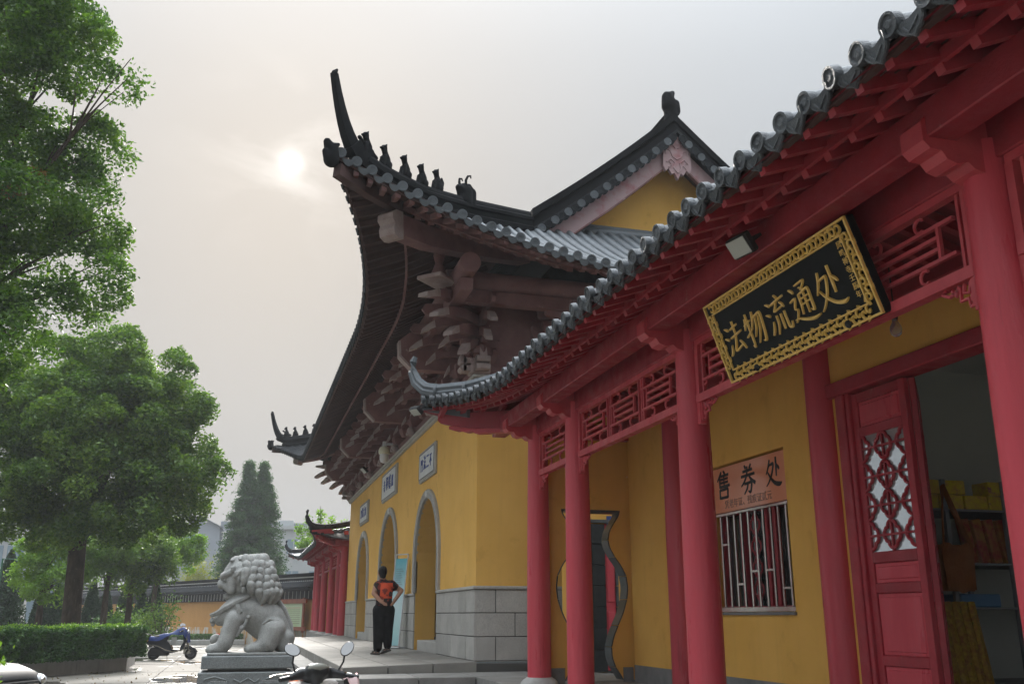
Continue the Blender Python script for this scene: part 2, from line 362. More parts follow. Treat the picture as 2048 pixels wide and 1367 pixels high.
for j in range(18):
    y0=15.34+j*1.15
    for i in range(3):
        off=.55 if i%2 else 0
        a=max(15.34,y0-off); slab('paving_slab',xs[i],xs[i+1],a,(y0+1.15-off),pz_,.17 if (i==0 or j==0) else .08,M_['paving'],platform)
# lower steps on the road side, each a run of long stones
stp=MB()
for k,(x0,x1,z) in enumerate([(1.22,1.68,.60),(.80,1.22,.42),(.38,.80,.24),(-.04,.38,.10)]):
    stp.box(x0+.02,x1,15.36,36.2,0,z-.03)
steps=put('entrance_steps',stp,mat=M_['joint'],kind='structure')
for k,(x0,x1,z) in enumerate([(1.22,1.68,.60),(.80,1.22,.42),(.38,.80,.24),(-.04,.38,.10)]):
    y=15.34
    while y<36:
        l=random.uniform(1.5,2.2); slab('step_stone',x0,x1,y,min(36.2,y+l),lambda x,z=z:z,.19,M_['step'],steps); y+=l
# shop terrace (z .68 apron, .74 veranda floor) and cross steps in front of the platform
ap=MB(); ap.box(3.5,9.5,-4,15.40,0,.645); ap.box(1.78,3.5,14.30,15.36,0,.645); ap.box(1.5,3.46,13.72,14.30,0,.47); ap.box(1.3,3.46,13.15,13.72,0,.29)
apron=put('shop_terrace',ap,mat=M_['joint'],kind='structure')
for j in range(16):
    y0=14.26-1.06*(j+1)
    slab('paving_slab',3.48,4.25,y0,y0+1.06,lambda x:.68,.2,M_['step'],apron)
    slab('paving_slab',4.25,5.3,y0,y0+1.06,lambda x:.72,.1,M_['paving'],apron)
for x0,x1 in ((3.48,4.6),(4.6,5.9),(5.9,7.2)): slab('paving_slab',x0,x1,14.26,15.40,lambda x:.68,.2,M_['step'],apron)
for x0,x1 in ((1.74,2.63),(2.63,3.48)): slab('step_stone',x0,x1,14.26,15.33,lambda x:.68,.22,M_['step'],apron)
for x0,x1 in ((1.48,2.5),(2.5,3.47)): slab('step_stone',x0,x1,13.70,14.26,lambda x:.50,.2,M_['step'],apron)
for x0,x1 in ((1.28,2.4),(2.4,3.47)): slab('step_stone',x0,x1,13.12,13.70,lambda x:.32,.2,M_['step'],apron)

# ================================================================== gate hall
gate=node('gate_hall',(8,25.16,0),'large yellow temple gate hall with three arches and black upturned roof','temple gate')
ARCH=[(19.80,1.24,3.92),(25.16,1.38,4.10),(30.52,1.24,3.92)]
TH=.44; WT=5.44
def arch_pts(cy,hw,top,n=20,z0=PZ):
    zs=top-hw
    return [(cy-hw,z0)]+[(cy-hw*math.cos(math.pi*i/n),zs+hw*math.sin(math.pi*i/n)) for i in range(n+1)]+[(cy+hw,z0)]
wl=MB()
edges=[GY0]
for cy_,hw,top in ARCH: edges+= [cy_-hw,cy_+hw]
edges.append(GY1)
for i in range(0,len(edges),2): wl.box(GX,GX+TH,edges[i],edges[i+1],PZ-.3,WT)
for cy_,hw,top in ARCH:
    P=arch_pts(cy_,hw,top)
    for a,b in zip(P[1:-1],P[2:-1]):
        for x in (GX,GX+TH):
            q=[(x,a[0],a[1]),(x,b[0],b[1]),(x,b[0],WT),(x,a[0],WT)]
            wl.add(q,[(0,1,2,3)] if x>GX else [(3,2,1,0)])
        wl.add([(GX,a[0],a[1]),(GX,b[0],b[1]),(GX+TH,b[0],b[1]),(GX+TH,a[0],a[1])],[(0,1,2,3)])
wl.box(GX+TH,12.25,GY0,GY0+.3,PZ-.3,WT); wl.box(GX+TH,12.25,GY1-.3,GY1,PZ-.3,WT); wl.box(11.95,12.25,GY0+.3,GY1-.3,PZ-.3,WT)
# (side walls start behind the front skin)
put('wall',wl,gate,mat=M_['yellow'])
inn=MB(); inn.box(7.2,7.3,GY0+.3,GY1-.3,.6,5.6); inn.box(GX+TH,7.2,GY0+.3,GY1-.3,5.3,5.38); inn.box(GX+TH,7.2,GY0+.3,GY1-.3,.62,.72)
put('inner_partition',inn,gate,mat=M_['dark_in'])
for cy_,hw,top in ARCH:
    th=MB(); th.bev(GX+.06,GX+.46,cy_-hw+.004,cy_+hw-.004,PZ-.05,PZ+.2,.012); put('threshold',th,gate,mat=M_['granite'])
# granite dado: blocks in running bond, moulding on top, plinth at the side
def blocks(axis,a0,a1,face,outward,zs,L,parent,first=0):
    for r,(z0,z1) in enumerate(zip(zs[:-1],zs[1:])):
        a=a0 - (L/2 if (r+first)%2 else 0)
        while a<a1-.01:
            b0=max(a,a0); b1=min(a+L,a1)
            if b1-b0>.03:
                p=.03+random.uniform(-.004,.004); g=.007; mb=MB()
                f0,f1=(face-p,face+.02) if outward<0 else (face-.02,face+p)
                if axis=='y': mb.bev(f0,f1,b0+g,b1-g,z0+g,z1-g,.006)
                else: mb.bev(b0+g,b1-g,f0,f1,z0+g,z1-g,.006)
                put('granite_block',mb,parent,mat=M_['granite'])
            a+=L
ZS=[PZ+.001,1.215,1.585,1.955]
dd=[GY0-.03]+edges[1:-1]+[GY1]
for i in range(0,len(dd),2): blocks('y',dd[i],dd[i+1],GX,-1,ZS,.60,gate)
blocks('x',GX+.001,8.2,GY0,-1,ZS,.66,gate,1)
for i in range(0,len(dd),2):
    mb=MB(); mb.box(GX-.016,GX+.001,dd[i]+.016,dd[i+1]-.004,PZ,1.955); put('mortar_bed',mb,gate,mat=M_['joint'])
    mb=MB(); mb.bev(GX-.055,GX-.001,dd[i]-(.025 if i==0 else -.002),dd[i+1]-.002,1.955,2.01,.012); put('dado_moulding',mb,gate,mat=M_['granite'])
mb=MB(); mb.box(GX,8.2,GY0-.016,GY0-.001,PZ,1.955); put('mortar_bed',mb,gate,mat=M_['joint'])
mb=MB(); mb.bev(GX,8.2,GY0-.055,GY0-.001,1.955,2.01,.012); put('dado_moulding',mb,gate,mat=M_['granite'])
mb=MB(); mb.bev(GX-.05,8.2,GY0-.06,GY0-.002,.55,PZ-.002,.01); put('plinth_course',mb,gate,mat=M_['granite_d'])
# carved arch surrounds
for cy_,hw,top in ARCH:
    P=arch_pts(cy_,hw,top,28,2.012); P2=arch_pts(cy_,hw+.19,top+.19,28,2.012)
    fr=MB()
    for (a,b,c,d) in zip(P[:-1],P[1:],P2[:-1],P2[1:]):
        x0=GX-.045
        fr.add([(x0,a[0],a[1]),(x0,b[0],b[1]),(x0,d[0],d[1]),(x0,c[0],c[1])],[(3,2,1,0)])
        fr.add([(x0,a[0],a[1]),(x0,b[0],b[1]),(GX+.03,b[0],b[1]),(GX+.03,a[0],a[1])],[(0,1,2,3)])
        fr.add([(x0,c[0],c[1]),(x0,d[0],d[1]),(GX+.01,d[0],d[1]),(GX+.01,c[0],c[1])],[(3,2,1,0)])
    fo=put('arch_surround',fr,gate,mat=M_['granite'])
    # beaded rims and a carved key boss
    for off,rr in ((.022,.014),(.17,.016)):
        Q=arch_pts(cy_,hw+off,top+off,28,2.02); mb=smb(); mb.tube([(GX-.047,a,b) for a,b in Q],rr,6); put('rim',mb,fo,mat=M_['granite'])
    mb=smb(); mb.ball((GX-.05,cy_,top+.1),(.03,.1,.075)); put('key_boss',mb,fo,mat=M_['lime'])
    for k in range(34):
        a=math.pi*(k+.5)/34; rr=hw+.097
        mb=smb(); mb.ball((GX-.047,cy_-rr*math.cos(a),top-hw+rr*math.sin(a)),(.014,.042,.03),6,4); put('carving',mb,fo,mat=M_['granite'])
# plaques over the arches, characters written right to left
def yz_text(txt,mm,size,x,y,z,parent,name='lettering',sx=1.0,offset=0.0,ext=.006):
    me=text_mesh(txt,mm,size,ext,offset=offset)
    # text plane: reads along -Y (seen from -X side), up is Z
    M=T(x,y,z)@Matrix(((0,0,-1,0),(-1,0,0,0),(0,1,0,0),(0,0,0,1)))@SC(sx,1,1)
    return put(name,me,parent,M)
for (y0,y1,z0,z1,txt) in ((18.92,20.72,4.34,5.01,'門法二不'),(24.02,26.55,4.54,5.32,'寺禪鳴鳳'),(29.55,31.5,4.34,5.01,'門解大廣')):
    pl=MB(); pl.bev(GX-.05,GX+.01,y0,y1,z0,z1,.012); po=put('plaque',pl,gate,mat=M_['granite'])
    fr=MB(); b=.055
    fr.box(GX-.062,GX-.045,y0+b,y1-b,z0+b,z1-b); put('panel',fr,po,mat=M_['white'])
    for k,(a,bb,c,d) in enumerate(((y0+b,y1-b,z0+b,z0+b+.02),(y0+b,y1-b,z1-b-.02,z1-b),(y0+b,y0+b+.02,z0+b+.02,z1-b-.02),(y1-b-.02,y1-b,z0+b+.02,z1-b-.02))):
        q=MB(); q.box(GX-.068,GX-.06,a,bb,c,d); put('inlay_line',q,po,mat=M_['skirt'])
    W_=(y1-y0)*.74; h=(z1-z0)*.50
    for k,ch in enumerate(txt):
        yz_text(ch,M_['blue_ink'],h*(1.0+.12*((k*37)%3-1)),GX-.066,(y0+y1)/2+W_*(.375-.25*k),(z0+z1)/2+.012*((k*53)%3-1),po,name='character',sx=W_*.19/h)
# cornice above the wall
mb=MB(); mb.bev(GX-.07,GX+TH,GY0-.07,GY1+.07,WT,WT+.06,.012); mb.bev(GX-.11,GX+TH,GY0-.11,GY1+.11,WT+.06,WT+.12,.015); mb.box(GX+TH,12.3,GY0-.11,GY0+.4,WT,WT+.118); put('cornice',mb,gate,mat=M_['granite'])
mb=MB(); mb.box(GX-.02,GX+.3,GY0-.02,GY1+.02,WT+.12,WT+.32); mb.box(GX+.3,12.2,GY0-.02,GY0+.3,WT+.12,WT+.318); put('plate_beam',mb,gate,mat=M_['red_old'])
mb=MB(); mb.box(GX+.12,GX+.3,GY0+.1,GY1-.1,WT+.32,7.25); mb.box(GX+.3,12.1,GY0+.1,GY0+.28,WT+.32,7.25); put('bracket_backing',mb,gate,mat=M_['red_old'])
# ---- roof surfaces
YC0=12.56; YC1=50.32-YC0; XC0=.85; XM=8.0; YM=25.16
HT=[0,.2,.4,.64,.99,1.2]; HZ=[7.95,7.84,7.90,8.15,8.60,8.95]
def Hz(h): return float(np.interp(h,HT,HZ))
def tf(y): return max(0.0,1-min(y-YC0,YC1-y)/5.15)
def gxe(y): return 1.85-1.0*max(0,tf(y))**2.6
def gze(y): return 6.78+1.13*tf(y)**1.6
def ts(x): return max(0.0,1-min(x-XC0,2*XM-XC0-x)/5.15)
def sye(x): return 13.0-.44*ts(x)**2.6
def sze(x): return 6.80+1.22*ts(x)**1.6
def base_z(x): d=max(0,x-1.85); return 6.78+.476*d+.039*d*d
HB=16.0; HX=4.88
def front_z(x,y):
    ym=min(y,2*YM-y); xe=gxe(y)
    if ym<HB:
        h=(ym-YC0)/(HB-YC0); xh=XC0+h*(HX-XC0); s=(x-xe)/max(.05,xh-xe); s=min(1,max(0,s)); ze=gze(y)
        return ze+(Hz(h)-ze)*(.72*s+.28*s*s)
    k=max(0,1-(x-xe)/3.03)
    return base_z(x)+(gze(y)-6.78)*k*k
def front_top(y):
    ym=min(y,2*YM-y)
    return XC0+(ym-YC0)/(HB-YC0)*(HX-XC0) if ym<HB else XM
def side_z(x,y):
    xm=min(x,2*XM-x); ye=sye(x); ze=sze(x)
    if xm<HX:
        h=(xm-XC0)/(HX-XC0); yh=YC0+h*(HB-YC0); s=(y-ye)/max(.05,yh-ye); s=min(1,max(0,s))
        return ze+(Hz(h)-ze)*(.72*s+.28*s*s)
    s=(y-ye)/(HB+.35-ye); return ze+(8.92-ze)*(.8*s+.2*s*s)
def side_top(x):
    xm=min(x,2*XM-x)
    return YC0+(xm-XC0)/(HX-XC0)*(HB-YC0) if xm<HX else HB+.35
roof=node('roof',(8,25.16,7),parent=gate)
ny=84; nx=9
def fgrid(off,xmax=None):
    def fn(u,v):
        y=YC0+.02+(YC1-YC0-.04)*u; xe=gxe(y); xt=front_top(y)
        if xmax: xt=min(xt,xmax)
        x=xe+(max(xt,xe+.02)-xe)*v; return (x,y,front_z(x,y)+off)
    return fn
def sgrid(off):
    def fn(u,v):
        x=XC0+.02+(2*XM-2*XC0-.04)*u; ye=sye(x); yt=max(side_top(x),ye+.02); y=ye+(yt-ye)*v; return (x,y,side_z(x,y)+off)
    return fn
mb=smb(); mb.grid(fgrid(0.0),ny,nx); put('front_slope',mb,roof,mat=M_['tile_d'])
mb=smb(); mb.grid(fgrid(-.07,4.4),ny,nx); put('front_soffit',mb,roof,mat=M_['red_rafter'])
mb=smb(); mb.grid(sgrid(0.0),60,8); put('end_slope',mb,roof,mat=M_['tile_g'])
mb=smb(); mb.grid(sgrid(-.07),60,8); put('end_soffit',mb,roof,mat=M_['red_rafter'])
mb=smb(); mb.grid(lambda u,v:(lambda p:(p[0],50.32-p[1],p[2]))(sgrid(0.0)(u,v)),40,6); put('far_end_slope',mb,roof,mat=M_['tile_d'])
mb=smb(); mb.grid(lambda u,v:(lambda p:(2*XM-p[0],p[1],p[2]))(fgrid(0.0)(u,v)),40,6); put('rear_slope',mb,roof,mat=M_['tile_d'])
# fascia strips along the eaves
mb=MB(); mb.sweep([(gxe(y)+.03,y,front_z(gxe(y),y)-.045) for y in np.linspace(YC0+.1,YC1-.1,90)],[(-.02,-.05),(.02,-.05),(.02,.05),(-.02,.05)]); put('eave_fascia',mb,roof,mat=M_['red_rafter'])
mb=MB(); mb.sweep([(x,sye(x)+.03,side_z(x,sye(x))-.045) for x in np.linspace(XC0+.1,2*XM-XC0-.1,70)],[(-.02,-.05),(.02,-.05),(.02,.05),(-.02,.05)]); put('eave_fascia',mb,roof,mat=M_['red_rafter'])
# barrel tiles with eave discs and drips
disc=smb(); disc.lathe([(.001,0),(.05,0),(.056,.008),(.078,.008),(.078,-.03)],16)   # axis z, face at +z
DISC_D=disc.mesh('eave_disc',M_['tile_d']); DISC_G=disc.mesh('eave_disc',M_['tile_g'])
dr=MB(); pts=[(-.10,.02),(-.085,-.045),(-.05,-.095),(0,-.12),(.05,-.095),(.085,-.045),(.10,.02),(.05,-.012),(0,-.022),(-.05,-.012)]
dr.prism([(a,b,0) for a,b in pts],(0,0,.018)); DRIP_D=dr.mesh('drip_tile',M_['tile_d']); DRIP_G=dr.mesh('drip_tile',M_['tile_g'])
def frame_toward(loc,out,tilt=0):
    z=Vector(out).normalized(); x=Vector((0,0,1)).cross(z).normalized(); y=z.cross(x)
    return T(*loc)@Matrix(((x.x,y.x,z.x,0),(x.y,y.y,z.y,0),(x.z,y.z,z.z,0),(0,0,0,1)))
def row(path,r,m,parent,n=7):
    """half-round barrel tile row with raised joints"""
    prof=[(r*math.cos(math.pi*k/n),r*.95*math.sin(math.pi*k/n)-.012) for k in range(n+1)]
    mb=smb(); mb.sweep(path,prof); return put('barrel_tile_row',mb,parent,mat=m)
SP=.235
nrow=int((YC1-YC0)/SP)
for i in range(nrow+1):
    y=YC0+.12+i*(YC1-YC0-.24)/nrow; xe=gxe(y); xt=min(front_top(y),3.4+ (2.2 if i%1==0 else 0))
    if xt-xe>.25:
        row([(x,y,front_z(x,y)) for x in np.linspace(xe-.03,xt,6)],.062,M_['tile_d'],roof,5)
    put('eave_disc',DISC_D,roof,frame_toward((xe-.035,y,front_z(xe,y)+.02),(-1,0,-.12)))
    if i<nrow:
        y2=y+SP/2; put('drip_tile',DRIP_D,roof,frame_toward((gxe(y2)-.02,y2,front_z(gxe(y2),y2)+.0),(-1,0,-.25)))
ncol=int((2*XM-2*XC0)/SP)
for i in range(int(ncol*.72)):
    x=XC0+.12+i*SP; ye=sye(x); yt=side_top(x)
    if yt-ye>.25: row([(x,y,side_z(x,y)) for y in np.linspace(ye-.03,yt,8)],.07,M_['tile_g'],roof,7)
    put('eave_disc',DISC_G,roof,frame_toward((x,ye-.035,side_z(x,ye)+.02),(0,-1,-.12)))
    x2=x+SP/2; put('drip_tile',DRIP_G,roof,frame_toward((x2,sye(x2)-.02,side_z(x2,sye(x2))),(0,-1,-.25)))
# rafters: lower round ones, upper square flying ones
RS=.215
def raf(path,w,h,nm,m):
    mb=MB(); mb.sweep(path,[(-w/2,-h/2),(w/2,-h/2),(w/2,h/2),(-w/2,h/2)]); return put(nm,mb,roof,mat=m)
nr=int((YC1-YC0)/RS)
for i in range(nr+1):
    y=YC0+.15+i*(YC1-YC0-.3)/nr; xe=gxe(y); xt=front_top(y)
    a=min(xt,xe+1.15)
    if a-xe>.15: raf([(x,y,front_z(x,y)-.12) for x in (xe+.05,(xe+a)/2,a)],.075,.085,'flying_rafter',M_['red_rafter'])
    b=min(xt,4.05)
    if b-xe>.9: raf([(x,y,front_z(x,y)-.215) for x in np.linspace(xe+.72,b,3)],.10,.10,'rafter',M_['red_rafter'])
for i in range(int((2*XM-2*XC0)*.68/RS)):
    x=XC0+.15+i*RS; ye=sye(x); yt=side_top(x); a=min(yt,ye+1.15)
    if a-ye>.15: raf([(x,y,side_z(x,y)-.12) for y in (ye+.05,(ye+a)/2,a)],.075,.085,'flying_rafter',M_['red_old'])
    b=min(yt,15.6)
    if b-ye>.9: raf([(x,y,side_z(x,y)-.215) for y in np.linspace(ye+.72,b,3)],.10,.10,'rafter',M_['red_old'])
mb=MB(); mb.sweep([(gxe(y)+.70,y,front_z(gxe(y)+.70,y)-.16) for y in np.linspace(YC0+1.2,YC1-1.2,70)],[(-.02,-.05),(.02,-.05),(.02,.04),(-.02,.04)]); put('rafter_batten',mb,roof,mat=M_['red_old'])
mb=MB(); mb.sweep([(x,sye(x)+.70,side_z(x,sye(x)+.7)-.16) for x in np.linspace(XC0+1.2,12,50)],[(-.02,-.05),(.02,-.05),(.02,.04),(-.02,.04)]); put('rafter_batten',mb,roof,mat=M_['red_old'])
# eave purlins, round, ends showing
for p0,p1,m in (((3.2,13.75,6.98),(3.2,36.55,6.98),M_['red_old']),((3.0,14.75,7.02),(13.0,14.75,7.02),M_['red_old'])):
    mb=smb(); mb.tube([p0,p1],.17,16); put('eave_purlin',mb,gate,mat=m)
mb=MB(); mb.box(3.10,3.30,14.0,36.3,6.60,6.80); put('purlin_tie',mb,gate,mat=M_['red_old'])
mb=MB(); mb.box(3.31,12.5,14.66,14.84,6.62,6.84); put('purlin_tie',mb,gate,mat=M_['red_old'])
# hip: corner rafters, ridge with beasts, spike
def hip_pt(h,dz,far=False):
    x=XC0+h*(HX-XC0); y=YC0+h*(HB-YC0)
    return Vector((x,50.32-y if far else y,Hz(h)+dz))
def beast(M,m,s,kind,parent):
    cap=[((0,0,.05),.055,(.03,0,.16),.05),((.03,0,.16),.05,(-.03,0,.27),.042),((-.03,0,.27),.042,(-.045,0,.335),.05),((-.05,0,.32),.03,(-.11,0,.31),.024),
         ((-.05,.035,.18),.026,(-.085,.035,.01),.024),((-.05,-.035,.18),.026,(-.085,-.035,.01),.024),((.05,0,.08),.065,(.04,0,.03),.065),((-.03,.03,.375),.016,(-.02,.035,.4),.01),((-.03,-.03,.375),.016,(-.02,-.035,.4),.01)]
    if kind=='tail': cap+= [((.09,0,.08),.03,(.12,0,.2),.03),((.12,0,.2),.03,(.09,0,.28),.02)]
    if kind=='rider': cap+= [((.1,0,.06),.05,(.17,0,.04),.04),((-.11,0,.2),.03,(-.16,0,.24),.035)]
    return cap
_beast_cache={}
def put_beast(M,parent,kind):
    if kind not in _beast_cache: _beast_cache[kind]=blob(beast(None,None,1,kind,None),.016,M_['ridge'],3,.5)
    return put('ridge_beast',_beast_cache[kind],parent,M)
for far in (False,True):
    s_=-1 if far else 1
    hp=[hip_pt(h,.0,far) for h in np.linspace(-.02,1.0,16)]
    rg=node('hip_ridge',hip_pt(.5,0,far),parent=roof)
    prof=[(-.13,-.05),(.13,-.05),(.13,.05),(.095,.075),(.095,.17),(.13,.19),(.13,.245),(.08,.28),(.08,.31),(.05,.37),(-.05,.37),(-.08,.31),(-.08,.28),(-.13,.245),(-.13,.19),(-.095,.17),(-.095,.075),(-.13,.05)]
    mb=MB(); mb.sweep(hp[2:],prof); put('ridge_body',mb,rg,mat=M_['ridge'])
    dirv=(hip_pt(0,0,far)-hip_pt(.3,0,far)); dirv.z=0; dirv.normalize()
    # long upswept spike, tapering
    b0=hip_pt(.13,.22,far); tip=Vector((.80,(12.5 if not far else 50.32-12.5),9.24))
    path=[]; sc=[]
    for k in range(9):
        t=k/8; c1=b0+dirv*.45+Vector((0,0,.02)); p=b0*(1-t)**2+c1*2*t*(1-t)+tip*t*t; path.append(p); sc.append(1-.62*t)
    mb=MB(); mb.sweep(path,[(-.09,-.14),(.09,-.14),(.10,.0),(.09,.14),(-.09,.14),(-.10,0)],scale=sc); put('spike',mb,rg,mat=M_['ridge'])
    mb=MB(); mb.sweep([path[2]+Vector((0,0,0)),path[3]],[(-.10,-.15),(.10,-.15),(.10,.13),(-.10,.13)]); put('spike_collar',mb,rg,mat=M_['ridge'])
    mb=MB(); q=tip-dirv*.0; mb.box(-.05,.05,-.06,.06,-.015,.015,frame_toward(q,(dirv.x,dirv.y,.3))); put('spike_cap',mb,rg,mat=M_['ridge'])
    # beast head closing the end of the corner rafter
    hd=blob([((0,0,0),.12,(.0,0,.16),.10),((.04,0,.16),.09,(.10,0,.24),.06),((0,.05,.2),.05,(-.08,.05,.26),.03),((0,-.05,.2),.05,(-.08,-.05,.26),.03),((.08,0,.02),.07,(.13,0,.08),.05)],.02,M_['ridge'],4)
    ang=math.atan2(dirv.y,dirv.x); tipc=hip_pt(0,0,far)
    put('rafter_head_beast',hd,rg,T(tipc.x+dirv.x*.02,tipc.y+dirv.y*.02,7.86)@RZ(ang))
    # corner beasts: rider first, then seated animals, then the horned one
    hs=[.135,.215,.305,.385,.46]; kinds=['rider','sit','sit','sit','tail']
    for h,kd in zip(hs,kinds):
        p=hip_pt(h,.36,far); put_beast(T(*p)@RZ(ang+math.pi)@SC(1.12,1.12,.98),rg,kd)
    if True:
        p=hip_pt(.60,.30,far)
        hb=blob([((0,0,0),.15,(.02,0,.2),.13),((-.06,0,.18),.1,(-.16,0,.22),.06),((.15,0,.0),.13,(.2,0,.24),.10),((.2,0,.24),.09,(.12,0,.34),.06),((0,0,.2),.1,(-.02,0,.26),.09)],.022,M_['ridge'],4)
        o=put('horned_beast',hb,rg,T(*p)@RZ(ang+math.pi))
        for sy in (-.06,.06):
            mb=smb(); mb.tube([(-.03,sy,.28),(-.05,sy*1.2,.38),(-.02,sy*1.5,.46),(.05,sy*1.6,.49),(.07,sy*1.5,.45)],[.026,.024,.02,.016,.010],7); put('horn',mb,o,T(*p)@RZ(ang+math.pi),mat=M_['ridge'])
    # corner rafters under the hip
    mb=MB(); mb.sweep([hip_pt(h,-.20,far) for h in np.linspace(.02,.9,8)],[(-.075,-.09),(.075,-.09),(.075,.10),(-.075,.10)]); put('upper_corner_rafter',mb,roof,mat=M_['red_rafter'])
    pa=[hip_pt(h,-.52-.30*max(0,.3-h),far) for h in np.linspace(.27,.95,6)]
    mb=MB(); mb.sweep(pa,[(-.14,-.17),(.14,-.17),(.14,.17),(-.14,.17)]); put('lower_corner_rafter',mb,roof,mat=M_['red_old'])
    # carved scroll end of the lower corner rafter
    d=(pa[0]-pa[1]); d.normalize(); sd=d.cross(Vector((0,0,1))).normalized(); up=sd.cross(d)
    sc_=[(0,.20),(.16,.20),(.24,.14),(.25,.05),(.19,-.02),(.22,-.10),(.20,-.20),(.10,-.25),(0,-.24)]
    mb=MB(); mb.prism([pa[0]+d*a+up*b-sd*.155 for a,b in sc_],sd*.31); put('carved_rafter_end',mb,roof,mat=M_['tip'])
# gable: wall, barge boards, tile edge, ridge, finial
gable=node('gable',(8,16,9),parent=gate)
GYP=16.0
def gz_top(x): return float(np.interp(min(x,2*XM-x),[4.7,4.88,5.6,6.5,7.3,8.02],[8.93,9.03,9.56,10.27,10.95,11.60]))
def line(a,b,n=12): return [(x,gz_top(x)) for x in np.linspace(a,b,n)]
def strip(lo,hi,y0,y1,m,name,a=4.9,b=11.1,n=30):
    mb=MB(); X=list(np.linspace(a,b,n//2))
    X=sorted(set(X+[8.0]))
    for x0,x1 in zip(X[:-1],X[1:]):
        mb.prism([(x0,y0,gz_top(x0)-lo),(x1,y0,gz_top(x1)-lo),(x1,y0,gz_top(x1)-hi),(x0,y0,gz_top(x0)-hi)],(0,y1-y0,0))
    return put(name,mb,gable,mat=m)
mb=MB(); X=list(np.linspace(5.0,11.0,23))
mb.add([(x,16.55,8.5) for x in X]+[(x,16.55,gz_top(x)-.55) for x in X],[(i,i+1,len(X)+i+1,len(X)+i) for i in range(len(X)-1)]); put('gable_wall',mb,gable,mat=M_['yellow'])
strip(0.0,.16,15.90,16.30,M_['ridge'],'barge_ridge_top'); strip(.16,.27,15.97,16.25,M_['ridge'],'barge_ridge_neck'); strip(.27,.42,15.88,16.32,M_['ridge'],'barge_ridge_base')
strip(.42,.50,15.80,16.5,M_['tile_d'],'verge_bed')
strip(.62,1.02,15.97,16.03,M_['barge'],'barge_board',5.15,10.85)
strip(1.02,1.06,15.96,16.045,M_['red_old'],'barge_board_edge',5.4,10.6)
strip(.62,.66,16.03,16.54,M_['red_rafter'],'verge_soffit',5.2,10.8)
for sgn in (1,-1):
    L_=np.linspace(5.05,7.9,22)
    for i,x in enumerate(L_):
        xx=x if sgn>0 else 2*XM-x
        put('verge_disc',DISC_D if i%2 else DISC_G,gable,frame_toward((xx,15.78,gz_top(xx)-.545),(0,-1,-.1))@SC(1.05,1.05,1))
        if i<21:
            x2=x+(L_[1]-L_[0])/2; xx=x2 if sgn>0 else 2*XM-x2
            put('verge_drip',DRIP_D,gable,frame_toward((xx,15.80,gz_top(xx)-.55),(0,-1,-.2)))
mb=MB(); pen=[(-.30,10.86),(-.31,10.32),(-.26,10.22),(-.2,10.28),(-.13,10.16),(-.07,10.2),(0,10.05),(.07,10.2),(.13,10.16),(.2,10.28),(.26,10.22),(.31,10.32),(.30,10.86),(0,11.05)]
mb.prism([(8.0+a,15.88,b) for a,b in pen],(0,.08,0)); po=put('gable_pendant',mb,gable,mat=M_['barge'])
for sg in (-1,1):
    for pth in ([(0,10.2),(.08,10.3),(.05,10.42),(.15,10.5),(.24,10.42)],[(0,10.5),(.1,10.56),(.14,10.68),(.24,10.72),(.25,10.6)],[(.02,10.75),(.1,10.85),(.2,10.86)],[(.2,10.3),(.13,10.36),(.18,10.44)]):
        mb=smb(); mb.tube([(8+sg*a,15.875,b) for a,b in pth],.02,5); put('scroll',mb,po,mat=M_['barge'])
mb=smb(); mb.tube([(4.9,16.30,8.86),(11.1,16.30,8.86)],.11,10); put('flashing_roll',mb,gable,mat=M_['tile_g'])
mb=MB(); mb.box(4.95,11.05,16.32,16.50,8.78,9.05); put('flashing_course',mb,gable,mat=M_['tile_g'])
fin=blob([((0,0,-.25),.15,(0,0,.05),.16),((-.03,0,.1),.17,(-.06,0,.3),.13),((.1,0,.0),.12,(.12,0,.18),.09),((-.03,0,.3),.11,(.06,0,.42),.06),((-.14,0,.2),.06,(-.1,0,.4),.04)],.03,M_['ridge'],3)
put('ridge_finial',fin,gable,T(8.0,16.05,11.72))
mb=MB(); mb.sweep([(8,y,11.15) for y in (15.95,20,34.3)],[(-.16,0),(.16,0),(.16,.1),(.1,.14),(.1,.4),(.15,.45),(.1,.5),(-.1,.5),(-.15,.45),(-.1,.4),(-.1,.14),(-.16,.1)]); put('main_ridge',mb,roof,mat=M_['ridge'])
# ---- bracket sets (three tiers of beaks) under the eaves
def beak(l0,l1,z,w,drop):
    """arm going outwards along -X: from x=l0 (inside) to tip at x=-l1, beak drooping"""
    top=[(l0,.17),(-l1*.45,.17),(-l1*.7,.10),(-l1*.88,-.02),(-l1,-drop)]
    bot=[(-l1-.015,-drop-.06),(-l1*.86,-drop*.75-.03),(-l1*.66,-.045),(-l1*.45,-.01),(l0,-.01)]
    mb=MB(); mb.prism([(a,-w/2,z+b) for a,b in top+bot],(0,w,0)); return mb
def beak_tip(l1,z,w,drop):
    mb=MB(); w+=.012
    mb.prism([(a,-w/2,z+b) for a,b in [(-l1*.80,.045),(-l1*.89,-.018),(-l1-.008,-drop+.004),(-l1-.022,-drop-.066),(-l1*.87,-drop*.75-.034),(-l1*.78,-drop*.4-.03)]],(0,w,0)); return mb
def gong(hl,z,x,w=.10,h=.15):
    pts=[(-hl,h),(-hl,.06),(-hl*.93,.02),(-hl*.8,.0),(hl*.8,0),(hl*.93,.02),(hl,.06),(hl,h)]
    mb=MB(); mb.prism([(x-w/2,a,z+b) for a,b in pts],(w,0,0))
    for a in (-hl*.86,0,hl*.86): mb.box(x-w*.7,x+w*.7,a-.07,a+.07,z+h,z+h+.08)
    return mb
TIER=[(.35,5.98),(.70,6.20),(1.02,6.44)]
MESH={}
